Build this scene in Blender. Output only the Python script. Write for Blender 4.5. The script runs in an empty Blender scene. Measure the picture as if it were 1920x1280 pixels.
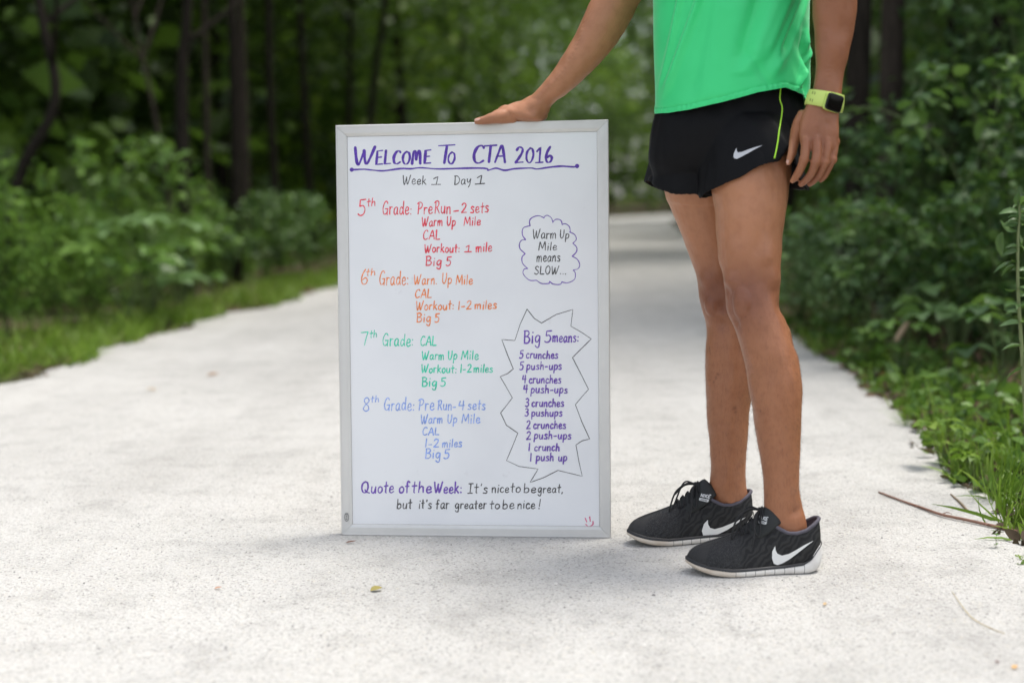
import bpy, bmesh, math
import numpy as np
from mathutils import Vector, Matrix
from mathutils.bvhtree import BVHTree

S = bpy.context.scene
COL = S.collection
rng = np.random.default_rng(7)
R = math.radians

# ------------------------------------------------------------------ camera
CAM_H, PITCH, ROLL, FPX = 0.751, R(5.67), -0.0153462, 2667.0
cp, sp = math.cos(PITCH), math.sin(PITCH)
_r0, _u0 = np.array([1., 0, 0]), np.array([0, sp, cp])
FWD = np.array([0, cp, -sp])
RIGHT = _r0 * math.cos(ROLL) + _u0 * math.sin(ROLL)
UP = _u0 * math.cos(ROLL) - _r0 * math.sin(ROLL)
CAMP = np.array([0, 0, CAM_H])
cam = bpy.data.cameras.new('camera')
cam.sensor_width, cam.lens = 36.0, 50.0
cam.clip_start, cam.clip_end = 0.05, 2000
cam.dof.use_dof = True
cam.dof.focus_distance = 3.02
cam.dof.aperture_fstop = 1.9
co = bpy.data.objects.new('camera', cam)
COL.objects.link(co)
M4 = Matrix.Identity(4)
for i in range(3):
    M4[i][0], M4[i][1], M4[i][2], M4[i][3] = RIGHT[i], UP[i], -FWD[i], CAMP[i]
co.matrix_world = M4
S.camera = co

# ------------------------------------------------------------------ light
SUN_ELEV, SUN_AZ = R(71), R(72)          # azimuth measured from +Y towards +X
w = bpy.data.worlds.new('World'); S.world = w; w.use_nodes = True
nt = w.node_tree
sky = nt.nodes.new('ShaderNodeTexSky'); sky.sky_type = 'NISHITA'; sky.sun_disc = False
sky.sun_elevation, sky.sun_rotation = SUN_ELEV, SUN_AZ
sky.air_density, sky.dust_density, sky.ozone_density = 1.0, 2.5, 1.0
nt.nodes['Background'].inputs['Strength'].default_value = 0.15
hsv = nt.nodes.new('ShaderNodeHueSaturation'); hsv.inputs['Saturation'].default_value = 0.42   # hazy white summer sky
nt.links.new(sky.outputs[0], hsv.inputs['Color']); nt.links.new(hsv.outputs[0], nt.nodes['Background'].inputs['Color'])
sl = bpy.data.lights.new('sun', 'SUN'); sl.energy = 1.5; sl.angle = R(20); sl.color = (1, 0.95, 0.87)
so = bpy.data.objects.new('sun', sl); COL.objects.link(so)
_d = Vector((math.sin(SUN_AZ) * math.cos(SUN_ELEV), math.cos(SUN_AZ) * math.cos(SUN_ELEV), math.sin(SUN_ELEV)))
so.rotation_euler = _d.to_track_quat('Z', 'Y').to_euler()
S.view_settings.view_transform = 'Standard'; S.view_settings.look = 'None'
S.view_settings.exposure = 1.05; S.view_settings.gamma = 1.0
S.render.engine = 'CYCLES'
S.cycles.use_denoising = True
S.cycles.max_bounces = 8; S.cycles.diffuse_bounces = 3; S.cycles.glossy_bounces = 2
S.cycles.transmission_bounces = 3; S.cycles.transparent_max_bounces = 4
S.cycles.caustics_reflective = False; S.cycles.caustics_refractive = False

# ------------------------------------------------------------------ helpers
def un(px, py, Y):
    """point at ground distance Y seen at photograph pixel px, py"""
    d = FWD + (px - 960) / FPX * RIGHT + (640 - py) / FPX * UP
    return CAMP + d * (Y / d[1])
def ray(px, py):
    d = FWD + (px - 960) / FPX * RIGHT + (640 - py) / FPX * UP
    return d / np.linalg.norm(d)
def gnd(px, py, z=0.0):
    d = FWD + (px - 960) / FPX * RIGHT + (640 - py) / FPX * UP
    return CAMP + d * ((z - CAM_H) / d[2])
def unit(v):
    v = np.asarray(v, float); return v / (np.linalg.norm(v, axis=-1, keepdims=True) + 1e-12)
def cr(pts, n=8, closed=False):
    """Catmull-Rom resampling"""
    P = np.asarray(pts, float)
    m = len(P)
    if m < 3 and not closed:
        t = np.linspace(0, 1, n + 1)[:, None]
        return P[0] * (1 - t) + P[-1] * t if m == 2 else P
    out = []
    for i in range(m if closed else m - 1):
        if closed:
            p0, p1, p2, p3 = P[i - 1], P[i], P[(i + 1) % m], P[(i + 2) % m]
        else:
            p1, p2 = P[i], P[i + 1]
            p0 = P[i - 1] if i else 2 * p1 - p2
            p3 = P[i + 2] if i + 2 < m else 2 * p2 - p1
        for k in range(n):
            t = k / n
            out.append(.5 * (2 * p1 + (p2 - p0) * t + (2 * p0 - 5 * p1 + 4 * p2 - p3) * t * t + (3 * p1 - p0 - 3 * p2 + p3) * t ** 3))
    if not closed: out.append(P[-1])
    return np.array(out)
def interp(x, xs, ys): return np.interp(x, xs, ys)

class MB:
    def __init__(s): s.v, s.f, s.n = [], [], 0
    def add(s, V, F):
        V = np.asarray(V, float).reshape(-1, 3)
        s.v.append(V); s.f += [tuple(int(i) + s.n for i in f) for f in F]; s.n += len(V)
        return s
    def grid(s, G, closed=False):
        n, m = G.shape[:2]
        F = []
        for i in range(n - 1):
            for j in range(m if closed else m - 1):
                k = (j + 1) % m
                F.append((i * m + j, i * m + k, (i + 1) * m + k, (i + 1) * m + j))
        return s.add(G, F)
    def loft(s, G):
        """closed rings with capped ends"""
        n, m = G.shape[:2]
        b = s.n
        s.grid(G, True)
        s.f.append(tuple(b + j for j in reversed(range(m))))
        s.f.append(tuple(b + (n - 1) * m + j for j in range(m)))
        return s
    def tube(s, pts, r, seg=8, n=4, smooth=True):
        P = cr(pts, n) if smooth else np.asarray(pts, float)
        r = np.atleast_1d(np.asarray(r, float))
        rr = np.interp(np.linspace(0, 1, len(P)), np.linspace(0, 1, len(r)), r) if len(r) > 1 else np.full(len(P), r[0])
        T = unit(np.gradient(P, axis=0))
        a = np.cross(T[0], [0.3, 0.1, 1.0]); a = unit(a)
        th = np.linspace(0, 2 * np.pi, seg, endpoint=False)
        G = np.zeros((len(P), seg, 3))
        for i in range(len(P)):
            a = unit(a - T[i] * np.dot(a, T[i])); b = np.cross(T[i], a)
            G[i] = P[i] + rr[i] * (np.cos(th)[:, None] * a + np.sin(th)[:, None] * b)
        return s.loft(G)
    def box(s, o, ax, ay, az):
        o, ax, ay, az = map(np.asarray, (o, ax, ay, az))
        V = [o + x * ax + y * ay + z * az for z in (0, 1) for y in (0, 1) for x in (0, 1)]
        return s.add(V, [(0, 2, 3, 1), (4, 5, 7, 6), (0, 1, 5, 4), (2, 6, 7, 3), (0, 4, 6, 2), (1, 3, 7, 5)])
    def ell(s, c, r, rot=None, nu=20, nv=12):
        u = np.linspace(0, 2 * np.pi, nu, endpoint=False); v = np.linspace(.12, np.pi - .12, nv)
        G = np.stack([np.outer(np.sin(v), np.cos(u)) * r[0], np.outer(np.sin(v), np.sin(u)) * r[1], np.outer(np.cos(v), np.ones(nu)) * r[2]], -1)
        if rot is not None: G = G @ np.asarray(rot).T
        return s.loft(G + np.asarray(c))
    def mesh(s, name, smooth=True, fixn=True):
        me = bpy.data.meshes.new(name)
        me.from_pydata(np.concatenate(s.v).tolist(), [], s.f)
        if fixn:
            bm = bmesh.new(); bm.from_mesh(me); bmesh.ops.recalc_face_normals(bm, faces=bm.faces); bm.to_mesh(me); bm.free()
        if smooth: me.polygons.foreach_set('use_smooth', [True] * len(me.polygons))
        me.update()
        return me

def mesh_np(name, V, F, rnd=None, smooth=True):
    me = bpy.data.meshes.new(name)
    V = np.asarray(V, np.float32).reshape(-1, 3); F = np.asarray(F, np.int32)
    me.vertices.add(len(V)); me.vertices.foreach_set('co', V.ravel())
    me.loops.add(F.size); me.loops.foreach_set('vertex_index', F.ravel())
    me.polygons.add(len(F)); me.polygons.foreach_set('loop_start', np.arange(0, F.size, F.shape[1], dtype=np.int32))
    me.update(calc_edges=True)
    if smooth: me.polygons.foreach_set('use_smooth', np.ones(len(F), bool))
    if rnd is not None:
        a = me.attributes.new('rnd', 'FLOAT', 'POINT'); a.data.foreach_set('value', np.asarray(rnd, np.float32))
    return me
def link(name, me, mat, parent=None, loc=None):
    o = bpy.data.objects.new(name, me)
    COL.objects.link(o)
    if mat is not None:
        for m in (mat if isinstance(mat, (list, tuple)) else [mat]): me.materials.append(m)
    if parent is not None: o.parent = parent
    if loc is not None: o.location = loc
    return o
def empty(name, loc=(0, 0, 0)):
    o = bpy.data.objects.new(name, None); COL.objects.link(o); o.location = loc; o.empty_display_size = .1
    return o
def tag(o, label=None, cat=None, group=None, kind=None):
    for k, v in (('label', label), ('category', cat), ('group', group), ('kind', kind)):
        if v: o[k] = v
    return o
def dup(o, loc, rot=(0, 0, 0), sc=1.0):
    c = o.copy(); COL.objects.link(c); c.location = loc; c.rotation_euler = rot; c.scale = (sc,) * 3
    for ch in list(o.children):
        d = ch.copy(); COL.objects.link(d); d.parent = c
    return c
def evalmesh(me, mods):
    """apply modifiers to a mesh: list of (type, settings)"""
    o = bpy.data.objects.new('work', me); COL.objects.link(o)
    for t, st in mods:
        m = o.modifiers.new(t, t)
        for k, v in st.items(): setattr(m, k, v)
    dg = bpy.context.evaluated_depsgraph_get()
    out = bpy.data.meshes.new_from_object(o.evaluated_get(dg))
    bpy.data.objects.remove(o)
    return out
def verts(me):
    V = np.empty(len(me.vertices) * 3, np.float32); me.vertices.foreach_get('co', V); return V.reshape(-1, 3).astype(float)
def normals(me):
    V = np.empty(len(me.vertices) * 3, np.float32); me.vertex_normals.foreach_get('vector', V); return V.reshape(-1, 3).astype(float)
def setverts(me, V): me.vertices.foreach_set('co', np.asarray(V, np.float32).ravel()); me.update()
def setsmooth(me): me.polygons.foreach_set('use_smooth', np.ones(len(me.polygons), bool))
def bvh(me):
    V = verts(me).tolist(); return BVHTree.FromPolygons(V, [tuple(p.vertices) for p in me.polygons])
def sn(P, k, seed=0):
    """cheap smooth pseudo-noise from sines, about -1..1"""
    r = np.random.default_rng(seed); out = 0
    for i in range(5):
        d = r.normal(size=3); d /= np.linalg.norm(d)
        out = out + np.sin(P @ d * k * r.uniform(.6, 1.6) + r.uniform(0, 6.28))
    return out / 2.6

# ------------------------------------------------------------------ materials
def mat(name):
    m = bpy.data.materials.new(name); m.use_nodes = True
    return m, m.node_tree.nodes, m.node_tree.links, m.node_tree.nodes['Principled BSDF']
def node(ns, t, **kw):
    n = ns.new('ShaderNode' + t)
    for k, v in kw.items():
        if k in n.inputs: n.inputs[k].default_value = v
        else: setattr(n, k, v)
    return n
def ramp(ns, stops, interp_='LINEAR'):
    n = ns.new('ShaderNodeValToRGB'); e = n.color_ramp.elements; n.color_ramp.interpolation = interp_
    while len(e) < len(stops): e.new(.5)
    for el, (p, c) in zip(e, stops):
        el.position = p; el.color = (*c, 1) if len(c) == 3 else c
    return n
def mixc(ns, ls, fac, a, b, mode='MIX'):
    n = ns.new('ShaderNodeMix'); n.data_type = 'RGBA'; n.blend_type = mode
    for i, v in ((0, fac), (6, a), (7, b)):
        if hasattr(v, 'links'): ls.new(v, n.inputs[i])
        elif isinstance(v, (int, float)): n.inputs[i].default_value = v
        else: n.inputs[i].default_value = (*v, 1)
    return n.outputs[2]
def bump(ns, ls, h, strength, dist, nrm=None):
    b = ns.new('ShaderNodeBump'); b.inputs['Strength'].default_value = strength; b.inputs['Distance'].default_value = dist
    ls.new(h, b.inputs['Height'])
    if nrm is not None: ls.new(nrm, b.inputs['Normal'])
    return b.outputs[0]
def simple(name, col, rough=.5, metal=0, noise=0.0, nscale=30, spec=.5, bumps=0, sheen=0):
    m, ns, ls, p = mat(name)
    p.inputs['Roughness'].default_value = rough; p.inputs['Metallic'].default_value = metal
    p.inputs['Specular IOR Level'].default_value = spec
    if sheen: p.inputs['Sheen Weight'].default_value = sheen
    tc = node(ns, 'TexCoord'); n = node(ns, 'TexNoise', Scale=nscale, Detail=4.0)
    ls.new(tc.outputs['Object'], n.inputs['Vector'])
    c = np.array(col)
    ls.new(mixc(ns, ls, n.outputs['Fac'], tuple(c * (1 - noise)), tuple(np.minimum(c * (1 + noise), 1))), p.inputs['Base Color'])
    if bumps: ls.new(bump(ns, ls, n.outputs['Fac'], bumps, .002), p.inputs['Normal'])
    return m
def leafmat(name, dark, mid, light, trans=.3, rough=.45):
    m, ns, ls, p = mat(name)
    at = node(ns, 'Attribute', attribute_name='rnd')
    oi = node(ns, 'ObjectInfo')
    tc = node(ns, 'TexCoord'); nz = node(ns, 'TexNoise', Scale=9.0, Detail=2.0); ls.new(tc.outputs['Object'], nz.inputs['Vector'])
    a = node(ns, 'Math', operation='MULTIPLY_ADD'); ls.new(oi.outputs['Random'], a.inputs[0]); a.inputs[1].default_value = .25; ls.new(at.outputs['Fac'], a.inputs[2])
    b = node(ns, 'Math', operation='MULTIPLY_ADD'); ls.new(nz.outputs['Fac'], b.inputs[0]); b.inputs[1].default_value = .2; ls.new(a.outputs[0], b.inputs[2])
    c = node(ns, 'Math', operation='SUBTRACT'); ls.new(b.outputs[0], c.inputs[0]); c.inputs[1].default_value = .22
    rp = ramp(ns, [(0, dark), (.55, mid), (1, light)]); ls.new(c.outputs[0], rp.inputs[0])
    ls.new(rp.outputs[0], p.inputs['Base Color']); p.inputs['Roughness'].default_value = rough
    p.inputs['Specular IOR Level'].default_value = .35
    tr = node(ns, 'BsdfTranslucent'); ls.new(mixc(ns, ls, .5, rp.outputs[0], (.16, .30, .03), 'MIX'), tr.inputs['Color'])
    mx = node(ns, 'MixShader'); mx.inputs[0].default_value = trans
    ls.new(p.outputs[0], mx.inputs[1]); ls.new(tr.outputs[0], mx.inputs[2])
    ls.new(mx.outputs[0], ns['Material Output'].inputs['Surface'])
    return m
# ------------------------------------------------------------------ ground and path
PDIR = R(5.33)
PS, PT = np.array([math.sin(PDIR), math.cos(PDIR), 0]), np.array([math.cos(PDIR), -math.sin(PDIR), 0])
def pw(s, t, z=0.0): return PS * s + PT * t + np.array([0, 0, z])     # path frame: s along the path, t to its right
def bend(s): return 0.0 if s < 45 else (s - 45) ** 2 * 0.010          # the far path swings to the right
def ledge(s): return -2.83 + bend(s) + .06 * math.sin(s * 1.3) + .05 * math.sin(s * 3.1 + 1) + .04 * math.sin(s * 7.7)
def redge(s): return .86 + bend(s) + .04 * math.sin(s * 1.1 + 2) + .018 * math.sin(s * 4.3) + .016 * math.sin(s * 11.1 + .4) + .012 * math.sin(s * 23 + 1)

gm, ns, ls, p = mat('forest_soil')
tc = node(ns, 'TexCoord'); n1 = node(ns, 'TexNoise', Scale=1.2, Detail=8.0); n2 = node(ns, 'TexVoronoi', Scale=16.0)
n3 = node(ns, 'TexNoise', Scale=40.0, Detail=6.0)
for n in (n1, n2, n3): ls.new(tc.outputs['Object'], n.inputs['Vector'])
r1 = ramp(ns, [(0, (.035, .026, .017)), (.5, (.075, .055, .036)), (1, (.14, .105, .07))]); ls.new(n2.outputs['Color'], r1.inputs[0])
r2 = ramp(ns, [(.48, (0, 0, 0)), (.62, (1, 1, 1))]); ls.new(n1.outputs['Fac'], r2.inputs[0])
c = mixc(ns, ls, r2.outputs[0], r1.outputs[0], (.045, .075, .02))
ls.new(mixc(ns, ls, .5, c, n3.outputs['Fac'], 'OVERLAY'), p.inputs['Base Color'])
p.inputs['Roughness'].default_value = .95; p.inputs['Specular IOR Level'].default_value = .1
ls.new(bump(ns, ls, n3.outputs['Fac'], .8, .02), p.inputs['Normal'])
def terr(x, y):
    """gentle banks rising away from the path"""
    P = np.stack([x, y], -1); s = P @ PS[:2]; t = P @ PT[:2] - np.where(s > 45, (np.maximum(s - 45, 0)) ** 2 * .010, 0)
    l, r = np.maximum(-3.1 - t, 0), np.maximum(t - 1.15, 0)
    return np.minimum(l * .05, .5) + np.minimum(r * .10, .7) + .02 * np.sin(x * 2.1) * np.sin(y * 1.7) * np.minimum(l + r, 1)
xs = np.unique(np.concatenate([np.linspace(-400, -30, 16), np.linspace(-30, 30, 121), np.linspace(30, 400, 16)]))
ys = np.unique(np.concatenate([np.linspace(-60, -6, 8), np.linspace(-6, 40, 93), np.linspace(40, 100, 31), np.linspace(100, 600, 16)]))
X, Y = np.meshgrid(xs, ys); G = np.stack([X, Y, terr(X, Y)], -1)
mb = MB(); mb.grid(G)
tag(link('ground', mb.mesh('ground', fixn=False), gm), kind='structure')

pm, ns, ls, p = mat('crushed_limestone')
tc = node(ns, 'TexCoord')
big = node(ns, 'TexNoise', Scale=1.1, Detail=5.0); med = node(ns, 'TexNoise', Scale=7.0, Detail=6.0, Roughness=.65)
fine = node(ns, 'TexNoise', Scale=190.0, Detail=4.0, Roughness=.7); gr = node(ns, 'TexVoronoi', Scale=230.0); gr2 = node(ns, 'TexVoronoi', Scale=85.0)
for n in (big, med, fine, gr, gr2): ls.new(tc.outputs['Object'], n.inputs['Vector'])
rb = ramp(ns, [(.3, (.485, .478, .460)), (.7, (.58, .572, .552))]); ls.new(big.outputs['Fac'], rb.inputs[0])
rg = ramp(ns, [(0, (.30, .295, .29)), (.14, (.68, .67, .66)), (.32, (.95, .94, .92)), (.8, (1, 1, 1)), (1, (1.0, .93, .80))]); ls.new(gr.outputs['Color'], rg.inputs[0])
c = mixc(ns, ls, .9, rb.outputs[0], rg.outputs[0], 'MULTIPLY')
rm = ramp(ns, [(.30, (.58, .57, .57)), (.50, (1, 1, 1))]); ls.new(med.outputs['Fac'], rm.inputs[0])
c = mixc(ns, ls, .45, c, rm.outputs[0], 'MULTIPLY')
rs = ramp(ns, [(0, (.35, .34, .32)), (.018, (.5, .49, .47)), (.03, (1, 1, 1))]); ls.new(gr2.outputs['Color'], rs.inputs[0])
c = mixc(ns, ls, .6, c, rs.outputs[0], 'MULTIPLY')
rf = ramp(ns, [(.35, (.48, .48, .48)), (.49, (1, 1, 1))]); ls.new(fine.outputs['Fac'], rf.inputs[0])
c = mixc(ns, ls, .5, c, rf.outputs[0], 'MULTIPLY')
mpt = node(ns, 'Mapping'); mpt.inputs['Rotation'].default_value = (0, 0, .093); mpt.inputs['Scale'].default_value = (2.6, .22, 1); ls.new(tc.outputs['Object'], mpt.inputs[0])
trk = node(ns, 'TexNoise', Scale=1.0, Detail=6.0, Roughness=.6); ls.new(mpt.outputs[0], trk.inputs['Vector'])
rt_ = ramp(ns, [(.36, (.74, .73, .72)), (.52, (1, 1, 1)), (.68, (1.0, .985, .96))]); ls.new(trk.outputs['Fac'], rt_.inputs[0])
c = mixc(ns, ls, .32, c, rt_.outputs[0], 'MULTIPLY')
ls.new(c, p.inputs['Base Color']); p.inputs['Roughness'].default_value = .95; p.inputs['Specular IOR Level'].default_value = .15
h = node(ns, 'Math', operation='ADD'); ls.new(gr.outputs['Distance'], h.inputs[0]); ls.new(fine.outputs['Fac'], h.inputs[1])
b1 = bump(ns, ls, med.outputs['Fac'], .6, .02)
ls.new(bump(ns, ls, h.outputs[0], .6, .003, b1), p.inputs['Normal'])
ss = np.concatenate([np.arange(-8, 14, .08), np.arange(14, 105, .5)])
tt = np.concatenate([[0, .006, .02], np.linspace(.05, .95, 40), [.98, .994, 1]])
G = np.zeros((len(ss), len(tt), 3))
for i, s in enumerate(ss):
    l, r = ledge(s), redge(s)
    for j, k in enumerate(tt):
        t = l + (r - l) * k
        z = .004 if 0 < j < len(tt) - 1 else -.02
        G[i, j] = pw(s, t, z)
mb = MB(); mb.grid(G)
tag(link('path', mb.mesh('path', fixn=False), pm), kind='structure')

# loose stone chips on the path near the camera
def chips(n, s0, s1, t0, t1, size, seed):
    r = np.random.default_rng(seed)
    u = r.random(n); s = s0 + (s1 - s0) * u ** 1.6; t = t0 + (t1 - t0) * r.random(n)
    C = PS[None] * s[:, None] + PT[None] * t[:, None]; C[:, 2] = .0045
    sz = size * r.lognormal(0, .4, n)
    base = np.array([[1, 0, 0], [0, 1, 0], [-1, 0, 0], [0, -1, 0], [0, 0, .8]])
    V = base[None] * sz[:, None, None] * r.uniform(.6, 1.2, (n, 5, 1))
    a = r.random(n) * 6.28; ca, sa = np.cos(a), np.sin(a)
    V = np.stack([V[..., 0] * ca[:, None] - V[..., 1] * sa[:, None], V[..., 0] * sa[:, None] + V[..., 1] * ca[:, None], V[..., 2]], -1) + C[:, None]
    F = np.array([[0, 1, 4], [1, 2, 4], [2, 3, 4], [3, 0, 4]])
    F = (F[None] + 5 * np.arange(n)[:, None, None]).reshape(-1, 3)
    return V.reshape(-1, 3), F, np.repeat(r.random(n), 5)
cm, ns, ls, p = mat('stone_chip')
at = node(ns, 'Attribute', attribute_name='rnd')
rp = ramp(ns, [(0, (.17, .165, .16)), (.2, (.30, .295, .285)), (.5, (.47, .46, .44)), (1, (.62, .60, .57))]); ls.new(at.outputs['Fac'], rp.inputs[0])
ls.new(rp.outputs[0], p.inputs['Base Color']); p.inputs['Roughness'].default_value = .9
V, F, q = chips(42000, 1.7, 6.5, -2.6, .95, .0015, 3)
tag(link('gravel', mesh_np('gravel', V, F, q, smooth=False), cm), kind='stuff')

# ------------------------------------------------------------------ whiteboard
BX, BY, BYAW, BLEAN, BW, BH = -0.39232739, 3.15596409, -0.11009395, 0.05556003, 0.60814729, 0.92037049
bu = np.array([math.cos(BYAW), math.sin(BYAW), 0]); bn0 = np.array([math.sin(BYAW), -math.cos(BYAW), 0])
bv = np.array([0, 0, 1]) * math.cos(BLEAN) - bn0 * math.sin(BLEAN); bn = np.cross(bu, bv)
BO = np.array([BX, BY, 0.004])
def bd(u, v, n=0.0): return BO + bu * u + bv * v + bn * n
def b_uv(px, py, n=-.005):
    d = ray(px, py); t = np.dot(bd(0, 0, n) - CAMP, bn) / np.dot(d, bn); q = CAMP + d * t - BO
    return np.array([np.dot(q, bu), np.dot(q, bv)])
board = empty('whiteboard', BO.tolist())
tag(board, 'white board in a silver frame covered in coloured handwriting, standing on the gravel path', 'whiteboard')
def onboard(name, mb_, m, smooth=False, parent=board, fixn=True):
    o = link(name, mb_.mesh(name, smooth, fixn), m, parent)
    o.matrix_parent_inverse = Matrix.Translation((-BO).tolist())
    return o
# aluminium
alu, ns, ls, p = mat('brushed_aluminium')
tc = node(ns, 'TexCoord'); n = node(ns, 'TexNoise', Scale=60.0, Detail=5.0); ls.new(tc.outputs['Object'], n.inputs['Vector'])
n2 = node(ns, 'TexNoise', Scale=4.0, Detail=3.0); ls.new(tc.outputs['Object'], n2.inputs['Vector'])
ls.new(mixc(ns, ls, n2.outputs['Fac'], (.56, .55, .53), (.70, .69, .665)), p.inputs['Base Color'])
p.inputs['Metallic'].default_value = .55
rr = ramp(ns, [(.3, (.38,) * 3), (.7, (.55,) * 3)]); ls.new(n.outputs['Fac'], rr.inputs[0]); ls.new(rr.outputs[0], p.inputs['Roughness'])
FW = .026
prof = [(0, -.020), (0, -.0012), (.0010, .0), (.0035, .0), (.0042, -.0006), (.018, -.0012), (.0245, -.0030), (.0255, -.0052), (.0255, -.020)]
def rail(c0, c1, inward, along):
    m = MB(); L = np.linalg.norm(np.array(c1) - c0); rows = []
    for d, n in prof:
        g = .0003
        a = np.array(c0) + np.array(inward) * d + np.array(along) * (d + g); b = np.array(c0) + np.array(along) * (L - d - g) + np.array(inward) * d
        rows.append([bd(*a, n), bd(*b, n)])
    return m.loft(np.array(rows).transpose(1, 0, 2))
for c0, c1, inn, al in (((0, BH), (BW, BH), (0, -1), (1, 0)), ((0, 0), (BW, 0), (0, 1), (1, 0)),
                        ((0, 0), (0, BH), (1, 0), (0, 1)), ((BW, 0), (BW, BH), (-1, 0), (0, 1))):
    onboard('frame_rail', rail(c0, c1, inn, al), alu)
wb, ns, ls, p = mat('whiteboard_enamel')
tc = node(ns, 'TexCoord'); n = node(ns, 'TexNoise', Scale=5.0, Detail=6.0); ls.new(tc.outputs['Object'], n.inputs['Vector'])
n2 = node(ns, 'TexNoise', Scale=26.0, Detail=3.0); ls.new(tc.outputs['Object'], n2.inputs['Vector'])
rp = ramp(ns, [(.25, (.74, .745, .76)), (.6, (.80, .805, .815))]); ls.new(n.outputs['Fac'], rp.inputs[0])
rs = ramp(ns, [(.22, (.84, .82, .83)), (.30, (1, 1, 1))]); ls.new(n2.outputs['Fac'], rs.inputs[0])
ls.new(mixc(ns, ls, .7, rp.outputs[0], rs.outputs[0], 'MULTIPLY'), p.inputs['Base Color'])
p.inputs['Roughness'].default_value = .32; p.inputs['Specular IOR Level'].default_value = .45
m = MB(); m.box(bd(.0257, .0257, -.0150), bu * (BW - .0514), bv * (BH - .0514), bn * .0098)
onboard('writing_surface', m, wb)
m = MB(); m.box(bd(.0257, .0257, -.0196), bu * (BW - .0514), bv * (BH - .0514), bn * .0040)
onboard('backing_panel', m, simple('hardboard', (.16, .10, .06), .8, noise=.2))
SURF = -.0052

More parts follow.
